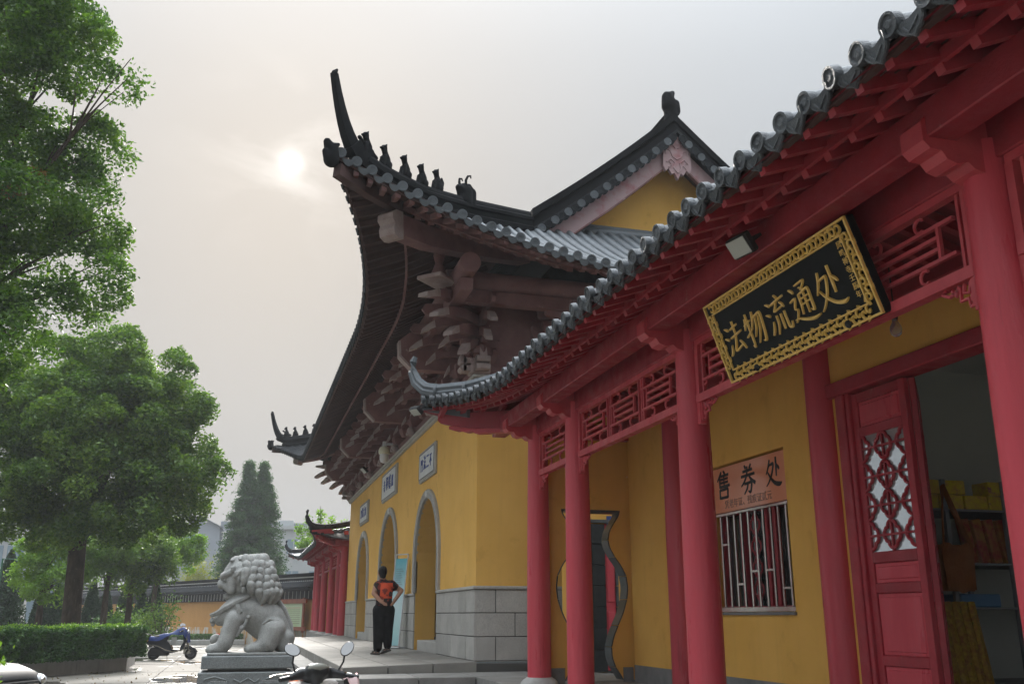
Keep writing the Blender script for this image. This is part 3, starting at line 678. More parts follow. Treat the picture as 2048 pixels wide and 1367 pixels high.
for i,(l,z) in enumerate(TIER):
    MESH['beak',i]=beak(.1,l,z,.11,.13).mesh('beak_arm',M_['red_old']); MESH['tip',i]=beak_tip(l,z,.11,.13).mesh('beak_tip',M_['tip'])
mb=MB(); mb.prism([(-.2,-.2,5.9),(.2,-.2,5.9),(.2,.2,5.9),(-.2,.2,5.9)],(0,0,.12)); mb.add([(-.14,-.14,5.76),(.14,-.14,5.76),(.14,.14,5.76),(-.14,.14,5.76),(-.2,-.2,5.9),(.2,-.2,5.9),(.2,.2,5.9),(-.2,.2,5.9)],[(0,3,2,1),(0,1,5,4),(1,2,6,5),(2,3,7,6),(3,0,4,7)])
MESH['base']=mb.mesh('bracket_set',M_['red_old'])
MESH['g0']=gong(.34,6.06,.02).mesh('bracket_arm',M_['red_old']); MESH['g1']=gong(.46,6.30,.02).mesh('bracket_arm',M_['red_old'])
MESH['g2']=gong(.36,6.28,-.36).mesh('bracket_arm',M_['red_old']); MESH['g3']=gong(.42,6.52,-.66).mesh('bracket_arm',M_['red_old']); MESH['g4']=gong(.46,6.56,-.36).mesh('bracket_arm',M_['red_old'])
mb=MB(); mb.prism([(-.98,-.035,6.60),(-1.04,-.035,6.68),(-.98,-.035,6.78),(-.3,-.035,6.82),(-.3,-.035,6.60)],(0,.07,0)); MESH['nose']=mb.mesh('bracket_nose',M_['red_old'])
def bracket(M,keys=('g0','g1','g2','g3','g4')):
    b=put('bracket_set',MESH['base'],gate,M)
    for i in range(3):
        a=put('beak_arm',MESH['beak',i],b,M); put('beak_tip',MESH['tip',i],b,M)
    for k in keys: put('bracket_arm',MESH[k],b,M)
    put('bracket_nose',MESH['nose'],b,M)
nb=16
for i in range(nb+1):
    y=GY0+.02+i*(GY1-GY0-.04)/nb
    if i in (0,nb): continue
    bracket(T(GX+.02,y,0))
for i in range(1,5): bracket(T(GX+i*1.45,GY0+.02,0)@RZ(math.pi/2))
for far in (False,True):
    yy=GY0+.02 if not far else GY1-.02; s_=1 if not far else -1
    for a,kz in ((math.pi/2*s_,('g0',)),(0,('g0',))): bracket(T(GX+.02,yy,0)@RZ(a),kz)
    a=math.pi/4*s_
    # big diagonal beaks at the corner
    M=T(GX+.02,yy,0)@RZ(a)
    b=put('corner_bracket_set',MESH['base'],gate,M@T(0,0,.0)@SC(1.25,1.25,1.0))
    for i,(l,z) in enumerate(((.55,5.98),(1.0,6.20),(1.42,6.42),(1.75,6.66))):
        q=beak(.1,l,z+.01,.17,.12); put('beak_arm',q,b,M,mat=M_['red_old']); put('beak_tip',beak_tip(l,z+.01,.17,.12),b,M,mat=M_['tip'])
    # flattened seat and gourd post carrying the corner rafter
    mb=MB(); mb.bev(-1.62,-1.05,-.24,.24,6.86,6.93,.015); put('bracket_seat',mb,b,M,mat=M_['tip'])
    mb=smb(); mb.lathe([(.05,6.93),(.11,6.96),(.125,7.03),(.09,7.12),(.06,7.2),(.085,7.27),(.10,7.33),(.07,7.42)],14,T(-1.32,0,0)); put('gourd_post',mb,b,M,mat=M_['red_old'])
    # carved corner post below the brackets
    mb=MB(); mb.bev(-.17,.17,-.17,.17,5.56,5.9,.02); put('corner_post_cap',mb,b,T(GX+.02,yy,0),mat=M_['tip'])
    for zz in (5.60,5.74): 
        mb=smb(); mb.tube([(-.30,-.12,zz+.05),(-.30,.12,zz+.05)],.06,10); mb.box(-.30,-.1,-.12,.12,zz,zz+.1); put('carved_beam_end',mb,b,T(GX+.02,yy,0)@RZ(math.pi/2*s_),mat=M_['tip']); put('carved_beam_end',mb,b,T(GX+.02,yy,0),mat=M_['tip'])
# large chamfered beam heads on the bay lines
for y in (17.22,22.4,27.92,33.1):
    mb=MB(); mb.prism([(3.9,y-.11,6.02),(2.86,y-.11,6.02),(2.62,y-.11,6.26),(2.60,y-.11,6.56),(2.80,y-.11,6.74),(3.9,y-.11,6.74)],(0,.22,0)); b=put('beam_head',mb,gate,mat=M_['red_old'])
    mb=MB(); mb.prism([(2.86,y-.112,6.015),(2.614,y-.112,6.26),(2.594,y-.112,6.56),(2.634,y-.112,6.56),(2.655,y-.112,6.275),(2.88,y-.112,6.05)],(0,.224,0)); put('beam_head_lit_edge',mb,b,mat=M_['tip'])  # pale strip paints the lit edge of the beam end
# small animal-mask corbels on the cornice
for y in np.linspace(GY0+1.2,GY1-1.2,8):
    mb=smb(); mb.ball((GX-.13,y,5.66),(.10,.07,.12),8,6); mb.ball((GX-.2,y,5.60),(.05,.05,.05),8,6); put('corbel_mask',mb,gate,mat=M_['tip'])
# ================================================================== veranda halls (shop in front, twin pavilion behind the gate)
CX=3.75; EX=2.75; COLY=[12.0,10.45,7.4,3.77,.72,-.83]; YMID=5.585
Y_END=13.02   # eave end beyond column 1
def s_t(y): return max(0.0,1-(Y_END+.15-y)/3.4) if y>YMID else max(0.0,1-(y-(2*YMID-Y_END-.15))/3.4)
def s_x(y): return EX-.42*s_t(y)**2.2
def s_lift(y): return .36*s_t(y)**1.9
def s_z(x,y):
    xe=s_x(y); d=max(0,x-xe); k=max(0,1-d/2.2)
    return 4.13+.33*d+.035*d*d+s_lift(y)*k*k
def s_hip(h): # hip from outer corner to ridge start
    x=2.33+h*2.6; y=13.12-h*2.5; return x,y
def s_xtop(y):
    yy=y if y>YMID else 2*YMID-y
    return min(7.3,max(s_x(y)+.05,2.33+(13.12-yy)/2.5*2.6)) if yy>8.4 else 7.3
SM={}
def sm(key,fn):
    if key not in SM: SM[key]=fn()
    return SM[key]
def lathe_m(prof,n,name,m):
    b=smb(); b.lathe(prof,n); return b.mesh(name,m)
def curl_pts(cx,cz,r,a0,a1,n=9): return [(0,cx+r*math.cos(a0+(a1-a0)*k/n),cz+r*math.sin(a0+(a1-a0)*k/n)) for k in range(n+1)]
def build_hall(X,hall,ylist,rows,lite):
    """X: world transform of the local model (identity for the shop, mirrored for the far pavilion)"""
    def P(name,me,parent=None,M=I4,m=None): return put(name,me,parent or hall,X@M,m)
    # columns on drum plinths
    for y in ylist:
        cm=sm('col',lambda:lathe_m([(.150,.78),(.152,1.6),(.146,2.6),(.136,3.5),(.128,4.0)],24,'column',M_['red']))
        c=P('column',cm,None,T(CX,y,0))
        pm=sm('pl',lambda:lathe_m([(.24,.62),(.245,.70),(.235,.74),(.20,.775),(.172,.79),(.165,.80)],24,'plinth',M_['plinth']))
        P('plinth',pm,c,T(CX,y,0))
        # cloud-shaped beam head through the column top
        def head():
            pr=[(0.12,3.80),(-.10,3.80),(-.16,3.815),(-.20,3.85),(-.27,3.83),(-.33,3.85),(-.36,3.895),(-.43,3.90),(-.47,3.94),(-.47,4.05),(-.43,4.10),(0.12,4.10)]
            b=MB(); b.prism([(a,-.085,z) for a,z in pr],(0,.17,0)); return b.mesh('beam_head',M_['red_rail'])
        P('beam_head',sm('head',head),None,T(CX,y,0))
        mb=sm('tie',lambda:MB().box(CX-.06,5.0,-.06,.06,3.86,4.06).mesh('tie_beam',M_['red_wood'])); P('tie_beam',mb,None,T(0.15,y,0))
        mb=sm('tie2',lambda:MB().box(CX-.05,5.0,-.05,.05,4.2,4.36).mesh('tie_beam',M_['red_wood'])); P('tie_beam',mb,None,T(0.15,y,0))
    ymax=max(ylist); ymin=min(ylist)
    lo=ymin-.9 if len(ylist)==6 else ymin-2.6
    def bar(x0,x1,y0,y1,z0,z1,m,name,parent=None):
        b=MB(); b.bev(x0,x1,y0,y1,z0,z1,.008); return P(name,b,parent,I4,m)
    bar(3.31,3.50,lo,12.75,3.965,4.17,M_['red_wood'],'eave_purlin')
    bar(CX-.05,CX+.05,lo,12.0,3.88,4.35,M_['red_wood'],'frieze_board')
    bar(CX-.08,CX+.08,lo,12.3,4.35,4.52,M_['red_wood'],'column_purlin')
    bar(4.86,5.0,lo,12.0,4.68,4.84,M_['red_wood'],'wall_purlin')
    # end purlins turning the corner
    bar(3.45,5.2,12.30,12.48,3.97,4.17,M_['red_wood'],'eave_purlin')
    b=MB(); b.prism([(3.6,12.05,3.98),(2.95,12.62,4.06),(2.60,12.93,4.16),(2.56,12.97,4.21),(2.58,12.95,4.30),(3.6,12.05,4.24)],(.09,.10,0)); P('corner_beam',b,None,I4,M_['red_wood'])
    pts=[(-.02,0),(-.02,-.05),(.05,-.09),(.10,-.08),(.16,-.13),(.24,-.12),(.28,-.17),(.62,-.2),(.62,0)]
    dv=Vector((.70,-.714,0))
    b=MB(); b.prism([Vector((2.74,12.90,4.125))+dv*a*1.45+Vector((0,0,c*.85)) for a,c in pts],(.09,.09,0)); P('corner_beam_head',b,None,I4,M_['red_rail'])
    # lattice friezes between the columns
    ys=sorted(ylist,reverse=True)
    bays=list(zip(ys[:-1],ys[1:]))
    if len(ylist)<6: bays.append((ys[-1],ys[-1]-3.05))
    for yl,yr in bays:
        a=yl-.15; bq=yr+.15; L_=a-bq; z0,z1=3.39,3.83
        pan=MB(); pan.box(CX-.04,CX+.04,bq,a,3.315,3.385); pan.box(CX-.03,CX+.03,bq,a,3.83,3.88); pan.box(CX-.028,CX+.028,bq-.01,bq+.045,3.13,3.83); pan.box(CX-.028,CX+.028,a-.045,a+.01,3.13,3.83)
        lp=P('lattice_frieze',pan,None,I4,M_['red_rail'])
        w=.011; d=.014
        def hb(y0,y1,z): 
            q=MB(); q.box(CX-d,CX+d,min(y0,y1),max(y0,y1),z-w,z+w); P('bar',q,lp,I4,M_['red_rail'])
        def vb(y,za,zb):
            q=MB(); q.box(CX-d*.9,CX+d*.9,y-w,y+w,za,zb); P('bar',q,lp,I4,M_['red_rail'])
        nmod=max(1,round((L_-.2)/.95)); mod=(L_-.16)/nmod
        zA,zB=z0+.115,z1-.115
        for k in range(nmod):
            y0=a-.08-k*mod; y1=y0-mod; g=.07
            vb(y0-g*.0-.012,z0,z1); vb(y1+.012 if k==nmod-1 else y1+g*.0+.06,z0,z1)
            if k>0: vb(y0-.06,z0,z1)
            hb(y0-.02,y1+.06,zA); hb(y0-.02,y1+.06,zB)
            i0=y0-.14; i1=y1+.19
            vb(i0,zA,zB); vb(i1,zA,zB); hb(i0,i1,(zA*2+zB)/3); hb(i0,i1,(zA+2*zB)/3)
            if not lite:
                for fy,zz,flip in ((.3,z0+.058,1),(.68,z0+.058,-1),(.3,z1-.058,1),(.68,z1-.058,-1)):
                    q=smb(); yy=y0+(y1-y0)*fy; q.tube([(CX,p[1],p[2]) for p in curl_pts(yy,zz,.042,.9 if flip>0 else .9+math.pi,5.4 if flip>0 else 5.4+math.pi)],.011,6); P('curl',q,lp,I4,M_['red_rail'])
                for zz in (zA-.02,zB+.02):
                    q=smb(); q.tube([(CX,p[1],p[2]) for p in curl_pts(y0-.037,zz,.026,0,2*math.pi,10)],.009,6,cap=False); P('curl',q,lp,I4,M_['red_rail'])
        # carved brackets hanging at both posts
        if not lite:
            for yy,sg in ((a-.045,-1),(bq+.045,1)):
                cb=MB(); cb.box(CX-.02,CX+.02,min(yy,yy+sg*.02),max(yy,yy+sg*.02),3.16,3.315); co=P('corner_bracket',cb,lp,I4,M_['red_rail'])
                for pth in ([(.0,3.18),(.05,3.17),(.06,3.22),(.12,3.22),(.11,3.29),(.2,3.27),(.26,3.30),(.22,3.315)],[(.03,3.31),(.05,3.25),(.09,3.26),(.08,3.31)],[(.12,3.31),(.15,3.26),(.18,3.30)],[(.0,3.235),(.035,3.235),(.035,3.2)]):
                    cb.tube([(CX,yy+sg*u,v) for u,v in pth],.013,5)
                co.data=cb.mesh('corner_bracket',M_['red_rail'])
    # ---- roof
    roof_=node('roof',X@T(4,YMID,4.5),parent=hall)
    def PR(name,me,M=I4,m=None): return put(name,me,roof_,X@M,m)
    y0r,y1r=rows
    n=70
    def surf(off,xm=None):
        def fn(u,v):
            y=y0r+(y1r-y0r)*u; xe=s_x(y); xt=s_xtop(y)
            if xm: xt=min(xt,max(xe+.05,xm))
            x=xe+(xt-xe)*v; return (x,y,s_z(x,y)+off)
        return fn
    q=smb(); q.grid(surf(.0),n,10); PR('roof_slope',q,m=M_['tile_d'])
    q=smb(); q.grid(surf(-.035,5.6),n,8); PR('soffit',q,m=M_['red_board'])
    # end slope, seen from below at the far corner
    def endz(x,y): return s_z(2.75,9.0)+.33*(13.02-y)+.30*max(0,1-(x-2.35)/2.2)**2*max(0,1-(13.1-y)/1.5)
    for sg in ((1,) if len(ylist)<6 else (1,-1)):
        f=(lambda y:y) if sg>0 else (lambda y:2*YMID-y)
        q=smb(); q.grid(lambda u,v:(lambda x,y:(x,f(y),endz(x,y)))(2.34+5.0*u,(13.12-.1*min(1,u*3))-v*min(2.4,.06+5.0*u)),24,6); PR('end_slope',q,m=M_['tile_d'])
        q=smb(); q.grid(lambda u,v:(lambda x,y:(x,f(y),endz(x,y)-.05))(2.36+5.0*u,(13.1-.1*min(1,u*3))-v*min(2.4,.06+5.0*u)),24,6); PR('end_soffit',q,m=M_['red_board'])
        for i in range(9):
            xx=2.6+i*.25; q=MB(); q.sweep([(xx,f(13.0),endz(xx,13.0)-.09),(xx,f(12.2),endz(xx,12.2)-.09)],[(-.03,-.035),(.03,-.035),(.03,.035),(-.03,.035)]); PR('flying_rafter',q,m=M_['red_wood'])
        # hip ridge with upturned tip
        pth=[Vector((4.7,f(10.9),5.05)),Vector((3.9,f(11.62),4.80)),Vector((3.3,f(12.2),4.64)),Vector((2.9,f(12.58),4.57)),Vector((2.55,f(12.88),4.57)),Vector((2.38,f(13.02),4.62)),Vector((2.27,f(13.11),4.74)),Vector((2.215,f(13.15),4.9)),Vector((2.22,f(13.16),5.05)),Vector((2.25,f(13.15),5.13))]
        pth=[p+Vector((0,0,.04)) for p in pth]
        sc=[1,1,1,1,1,.95,.85,.68,.5,.34]
        q=smb(); q.sweep(pth,[(-.055,-.09),(.055,-.09),(.075,-.03),(.06,.0),(.075,.04),(.05,.09),(0,.11),(-.05,.09),(-.075,.04),(-.06,0),(-.075,-.03)],scale=sc); PR('hip_ridge',q,m=M_['tile_g'] if not lite else M_['tile_d'])
        for k in (2,3,4):
            q=smb(); q.tube([pth[k]-Vector((0,0,.0)),pth[k]+Vector((-.03,.025*sg,0))],.1,10); PR('ridge_band',q,m=M_['tile_g'] if not lite else M_['tile_d'])
        q=MB(); q.prism([(2.36,f(13.08),4.36),(2.36,f(13.08),4.60),(2.9,f(12.58),4.5),(2.9,f(12.58),4.2)],(.06,.05*sg,0)); PR('ridge_end_wall',q,m=M_['tile_g'] if not lite else M_['tile_d'])
    q=MB(); q.sweep([(7.3,y,6.4) for y in (y0r,y1r-1.5)],[(-.15,0),(.15,0),(.1,.4),(-.1,.4)]); PR('main_ridge',q,m=M_['ridge'])
    # tile rows, discs, drips
    SPC=.2375; ny_=int(round((y1r-y0r)/SPC)); 
    dm=sm('disc',lambda:lathe_m([(.001,.006),(.018,.008),(.027,.002),(.043,.002),(.048,.010),(.061,.010),(.063,.0),(.063,-.04)],20,'eave_disc',M_['tile_e']))
    def drip():
        pts=[(-.105,.035),(-.10,-.02),(-.085,-.07),(-.055,-.105),(-.022,-.125),(0,-.15),(.022,-.125),(.055,-.105),(.085,-.07),(.10,-.02),(.105,.035),(.06,.0),(0,-.014),(-.06,.0)]
        pts=[(a*.95,c*.72) for a,c in pts]; b=MB(); b.prism([(a,c,0) for a,c in pts],(0,0,.016)); b.tube([(p[0]*.9,p[1]*.9,.017) for p in pts[:11]],.0055,5); b.tube([(-.05,-.03,.016),(-.02,-.07,.02),(.02,-.05,.02),(.05,-.03,.016)],.006,5); return b.mesh('drip_tile',M_['tile_e'])
    drm=sm('drip',drip)
    for i in range(ny_+1):
        y=y0r+.1+i*(y1r-y0r-.2)/ny_; xe=s_x(y); xt=min(s_xtop(y),xe+2.6)
        if xt-xe>.1:
            prof=[(.060*math.cos(math.pi*k/8),.060*math.sin(math.pi*k/8)-.002) for k in range(9)]
            q=smb(); q.sweep([(x,y,s_z(x,y)+.045) for x in np.linspace(xe-.02,xt,5)],prof); PR('barrel_tile_row',q,m=M_['tile_e'])
        PR('eave_disc',dm,frame_toward((xe-.03+RNG.normal()*.006,y+RNG.normal()*.005,s_z(xe,y)+.055+RNG.normal()*.004),(-1,RNG.normal()*.05,-.18+RNG.normal()*.05)))
        if i<ny_:
            y2=y+SPC/2; x2=s_x(y2); PR('drip_tile',drm,frame_toward((x2-.01+RNG.normal()*.006,y2+RNG.normal()*.004,s_z(x2,y2)+.035+RNG.normal()*.005),(-1,RNG.normal()*.05,-.42+RNG.normal()*.07)))
        # rafters under this row
        z=lambda x:s_z(x,y)
        yy=y+SPC*.5
        q=MB(); q.sweep([(xe+.05,yy,s_z(xe+.05,yy)-.085),(xe+.75,yy,s_z(xe+.75,yy)-.085)],[(-.028,-.018),(.028,-.018),(.028,.045),(-.028,.045)]); PR('flying_rafter',q,m=M_['red_wood'])
        xl=min(5.0,s_xtop(yy))
        if xl-xe>.6:
            q=MB(); q.sweep([(xe+.34,yy,s_z(xe+.34,yy)-.165),(xl,yy,s_z(xl,yy)-.15)],[(-.028,-.018),(.028,-.018),(.028,.05),(-.028,.05)]); PR('rafter',q,m=M_['red_wood'])
    YY=np.linspace(y0r+.05,y1r-.1,60)
    q=MB(); q.sweep([(s_x(y)+.045,y,s_z(s_x(y),y)+.0) for y in YY],[(-.02,-.045),(.02,-.045),(.02,.04),(-.02,.04)]); PR('eave_fascia',q,m=M_['red_rafter'])
    q=MB(); q.sweep([(s_x(y)+.335,y,s_z(s_x(y)+.335,y)-.105) for y in YY],[(-.014,-.03),(.014,-.03),(.014,.04),(-.014,.04)]); PR('rafter_batten',q,m=M_['red_wood'])
    # soffit plank joints
    for k in range(6):
        q=MB(); dx=.16+.09*k; q.sweep([(s_x(y)+dx,y,s_z(s_x(y)+dx,y)-.037) for y in YY],[(-.004,-.004),(.004,-.004),(.004,.002),(-.004,.002)]); PR('plank_joint',q,m=M_['red_rafter'])
    return roof_
shop=node('veranda_shop',(5,6,.7),'red columned veranda shop with ochre walls and grey tiled eave nearest the camera','shop')
build_hall(I4,shop,COLY[:4],(1.2,13.12),False)
# ---- shop walls: front wall at x=5.05 with window and door openings, end wall with vase doorway
WX=5.05; FL=.74
w=MB()
def wbox(y0,y1,z0,z1): w.box(WX,WX+.2,y0,y1,z0,z1)
WY0,WY1,WZ0,WZ1=8.09,9.66,1.58,3.14
wbox(WY1,12.0,FL-.1,4.95); wbox(WY0,WY1,FL-.1,WZ0); wbox(WY0,WY1,WZ1,4.95); wbox(7.10,WY0,FL-.1,4.95); wbox(.5,7.10,3.55,4.95); wbox(-3,.5,FL-.1,4.95)
put('wall',w,shop,mat=M_['yellow_in'])
sk=MB(); sk.box(WX-.012,WX-.001,7.2,11.98,FL-.05,.93); put('skirting',sk,shop,mat=M_['skirt'])
# end wall at y=12 pierced by a vase-shaped doorway
VC=4.51
VH=[(.415,2.905),(.40,2.84),(.33,2.74),(.265,2.64),(.24,2.52),(.26,2.42),(.33,2.30),(.42,2.18),(.485,2.05),(.505,1.90),(.485,1.75),(.43,1.58),(.35,1.42),(.285,1.28),(.25,1.15),(.255,1.02),(.30,.90),(.37,.80),(.40,.745)]
vw=MB(); EY=12.06; ET=.22
X0,X1=3.80,WX+.2
for (a,za),(b,zb) in zip(VH[:-1],VH[1:]):
    for yy,rev in ((EY,False),(EY+ET,True)):
        for s_,xo in ((-1,X0),(1,X1)):
            q=[(xo,yy,za),(VC+s_*a,yy,za),(VC+s_*b,yy,zb),(xo,yy,zb)]
            vw.add(q,[(0,1,2,3)] if (s_<0)!=rev else [(3,2,1,0)])
vw.box(X0,X1,EY,EY+ET,2.905,4.6); vw.box(X0-.001,X0,EY,EY+ET,.7,2.905); vw.box(X1,X1+.001,EY,EY+ET,.7,2.905)
ew=put('end_wall',vw,shop,mat=M_['yellow_in'])
for xa,xb in ((X0,VC-.402),(VC+.402,WX)):
    vs_=MB(); vs_.box(xa,xb,EY-.012,EY-.001,.7,.90); put('skirting',vs_,shop,mat=M_['skirt'])
# black tiles lining the vase doorway, one by one
def vase_at(t):
    n=len(VH)-1; k=min(n-1,int(t*n)); f=t*n-k; a,b=VH[k],VH[k+1]; return (a[0]+(b[0]-a[0])*f,a[1]+(b[1]-a[1])*f)
for s_ in (-1,1):
    nt_=9
    for k in range(nt_):
        q=MB(); m_=5; rows_=[]
        for j in range(m_+1):
            t=(k+.012+.976*j/m_)/nt_; a,z=vase_at(t); rows_.append((a,z))
        v=[];f=[]
        for a,z in rows_:
            v+= [(VC+s_*(a+.005),EY-.006,z),(VC+s_*(a+.005),EY+ET+.006,z),(VC+s_*(a-.012),EY+ET+.006,z),(VC+s_*(a-.012),EY-.006,z)]
        for j in range(m_):
            for e in range(4): f.append((j*4+e,j*4+(e+1)%4,j*4+4+(e+1)%4,j*4+4+e))
        f+= [(0,1,2,3),(m_*4+3,m_*4+2,m_*4+1,m_*4)]
        q.add(v,f); put('lining_tile',q,ew,mat=M_['black_tile'])
q=MB(); q.box(VC-.42,VC+.42,EY-.006,EY+ET+.006,2.885,2.915); put('lining_tile',q,ew,mat=M_['black_tile'])
# passage behind: return wall with black tiled doorway and red door, number plate
pw=MB(); PY=14.55
pw.box(5.86,8,PY,PY+.2,.5,4.2); pw.box(5.0,5.30,PY,PY+.2,.5,4.2); pw.box(5.30,5.86,PY,PY+.2,2.95,4.2)
ret=put('passage_wall',pw,shop,mat=M_['yellow_in'])
for k in range(7):
    z0=.7+k*.325
    for x0,x1 in ((5.22,5.44),(5.444,5.66)):
        q=MB(); q.bev(x0,x1,PY-.035,PY+.02,z0+.004,z0+.32,.004); put('jamb_tile',q,ret,mat=M_['black_tile_d'])
    q=MB(); q.bev(5.835,5.875,PY-.045,PY+.2,z0+.004,z0+.32,.003); put('jamb_tile',q,ret,mat=M_['black_tile'])
q=MB(); q.bev(5.2,5.89,PY-.05,PY+.2,2.985,3.04,.004); put('jamb_tile',q,ret,mat=M_['black_tile'])
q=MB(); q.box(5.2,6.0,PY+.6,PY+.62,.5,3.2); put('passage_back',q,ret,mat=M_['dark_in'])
q=MB(); q.bev(5.664,5.832,PY-.015,PY+.03,.72,2.98,.006); q.bev(5.69,5.81,PY-.03,PY,.95,1.6,.006); q.bev(5.69,5.81,PY-.03,PY,1.75,2.8,.006); put('red_door',q,ret,mat=M_['red'])
npl=node('number_plate',(5.95,PY-.02,2.9),'small blue house number plate 115 seen through the vase doorway','number plate')
q=MB(); q.bev(5.70,5.98,PY-.045,PY-.03,2.80,3.10,.004); put('plate',q,npl,mat=mat('blue_enamel',(.04,.07,.24),None,rough=.35))
me=text_mesh('115',M_['white'],.15,.002); put('lettering',me,npl,T(5.84,PY-.048,2.88)@RX(math.pi/2))
# inner half columns and door frame
for y,nm in ((10.5,'inner_column'),(7.36,'inner_column')):
    q=smb(); q.lathe([(.15,.72),(.15,2.5),(.14,4.6)],24,T(WX-.01,y,0)); put(nm,q,shop,mat=M_['red'])
q=MB(); q.bev(WX-.06,WX+.16,.5,7.24,3.42,3.55,.01); put('door_lintel',q,shop,mat=M_['red_wood'])
q=MB(); q.bev(WX-.05,WX+.14,7.0,7.12,.74,3.42,.01); q.bev(WX-.03,WX+.12,6.95,7.0,.74,3.42,.008); put('door_jamb',q,shop,mat=M_['red_wood'])
q=MB(); q.bev(WX-.05,WX+.14,2.2,7.0,.70,.86,.01); put('door_sill',q,shop,mat=M_['red_wood'])
# ---- door leaves
glass=bpy.data.materials.new('window_glass'); glass.use_nodes=True; gb=glass.node_tree.nodes['Principled BSDF']; gb.inputs['Base Color'].default_value=(.62,.66,.68,1); gb.inputs['Roughness'].default_value=.04; gb.inputs['Specular IOR Level'].default_value=.9; gb.inputs['Metallic'].default_value=.55
dglass=bpy.data.materials.new('dark_glass'); dglass.use_nodes=True; gb=dglass.node_tree.nodes['Principled BSDF']; gb.inputs['Base Color'].default_value=(.03,.035,.035,1); gb.inputs['Roughness'].default_value=.05; gb.inputs['Specular IOR Level'].default_value=.6
def quatre(cx,cz,r,hx,n=32):
    P_=[]
    for k in range(n+1):
        a=2*math.pi*k/n; rr=r*(.84+.27*abs(math.cos(2*a))**.6)
        P_.append((cx+rr*math.cos(a)*hx,cz+rr*math.sin(a)))
    return P_
def door_leaf(M,label_part=None,w=.70,z0=.86,z1=3.40):
    """leaf in local plane: u along +X 0..w, z up, thickness y -.025...025; face toward -Y"""
    lf=node('door_leaf',shop_M(M),parent=shop)
    m=M_['red_wood']; t=.026; st=.075
    def bx(u0,u1,a,b,name,th=t,mm=m,par=lf,bv=.006):
        q=MB(); q.bev(u0,u1,-th,th,a,b,bv); return put(name,q,par,M,mm)
    bx(0,st,z0,z1,'stile'); bx(w-st,w,z0,z1,'stile')
    rails=[(z0,z0+.08),(1.16,1.24),(1.72,1.80),(1.96,2.05),(3.02,3.10),(3.32,z1)]
    for a,b in rails: bx(st,w-st,a,b,'rail')
    for a,b in ((z0+.08,1.16),(1.24,1.72),(1.80,1.96),(3.10,3.32)):
        p=bx(st,w-st,a,b,'panel',.010,M_['red']); q=MB(); q.bev(st+.03,w-st-.03,-.018,.0,a+.03,b-.03,.006); put('raised_field',q,p,M,M_['red'])
    g=bx(st,w-st,2.05,3.02,'glass_pane',.003,glass,lf,.001)
    # quatrefoil lattice in front of the glass
    def clip(p): return [(min(max(u,st),w-st),min(max(z,2.05),3.02)) for u,z in p]
    cu=w/2; du=(w-2*st)/2; dz=.243
    for j in range(-1,4):
        cz=2.05+.13+j*dz
        for i in (-1,0,1):
            pts=quatre(cu+i*du,cz,.098,.92)
            seg=[]
            def flush():
                if len(seg)>1:
                    q=smb(); q.tube([(u,-.016,z) for u,z in seg],.0155,6); put('lattice_curve',q,lf,M,m)
            for u,z in pts:
                if st-.005<=u<=w-st+.005 and 2.045<=z<=3.025: seg.append((u,z))
                else: flush(); seg=[]
            flush()
    for i in (0,):
        q=MB(); q.box(cu-.01,cu+.01,-.026,-.006,2.05,3.02); put('lattice_bar',q,lf,M,m)
    for j in range(0,4):
        cz=2.05+.13+j*dz
        q=MB(); q.box(st,w-st,-.025,-.005,cz-.009,cz+.009); put('lattice_bar',q,lf,M,m)
    return lf
def shop_M(M): return M
BASIS=Matrix(((0,1,0,0),(-1,0,0,0),(0,0,1,0),(0,0,0,1)))   # local +X -> world -Y, local +Y -> world +X (face toward -X)
door_leaf(T(WX+.03,6.955,0)@BASIS)
door_leaf(T(WX+.07,6.235,0)@BASIS@RZ(R(139)))
# sloping veranda ceiling behind the lattice: boards on close rafters
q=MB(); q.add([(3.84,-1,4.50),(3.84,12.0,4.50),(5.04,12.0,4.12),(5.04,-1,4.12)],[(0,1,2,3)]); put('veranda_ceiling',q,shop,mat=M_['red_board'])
cr_=MB(); cr_.sweep([(3.84,0,4.455),(5.04,0,4.075)],[(-.03,-.035),(.03,-.035),(.03,.035),(-.03,.035)]); CR=cr_.mesh('ceiling_rafter',M_['red_wood'])
for k in range(42): put('ceiling_rafter',CR,shop,T(0,2.0+k*.238,0))
q=MB(); q.bev(4.90,5.045,.5,12.0,3.98,4.10,.01); put('wall_plate',q,shop,mat=M_['red_wood'])
# ---- ticket window
wf=node('ticket_window',(WX,(WY0+WY1)/2,WZ0),parent=shop)
q=MB(); q.box(WX+.16,WX+.185,WY0,WY1,WZ0,WZ1); put('window_pane',q,wf,mat=dglass)
for a,b in ((WY0,WY0+.06),(WY1-.06,WY1),(8.50,8.56),(8.66,8.73),(9.15,9.22)):
    q=MB(); q.bev(WX+.10,WX+.155,a,b,WZ0+.05,2.62,.005); put('window_stile',q,wf,mat=M_['red_wood'])
q=MB(); q.bev(WX+.10,WX+.156,WY0,WY1,WZ0,WZ0+.06,.005); put('window_rail',q,wf,mat=M_['red_wood'])
q=MB(); q.bev(WX+.06,WX+.156,WY0,WY1,2.60,2.64,.005); put('window_rail',q,wf,mat=M_['red_wood'])
for j in range(4):
    pts=quatre(8.945,1.80+j*.22,.09,.9); q=smb(); q.tube([(WX+.13,a,z) for a,z in pts],.011,6); put('window_lattice',q,wf,mat=M_['red_wood'])
q=MB(); q.box(WX+.12,WX+.14,8.935,8.955,WZ0,2.6); put('window_lattice',q,wf,mat=M_['red_wood'])
q=MB(); q.bev(WX-.002,WX+.03,WY0+.005,WY1-.005,WZ0+.001,WZ0+.05,.004); put('grille_rail',q,wf,mat=M_['steel'])
q=MB(); q.bev(WX-.002,WX+.03,WY0+.005,WY1-.005,2.585,2.615,.004); put('grille_rail',q,wf,mat=M_['steel'])
nb_=11
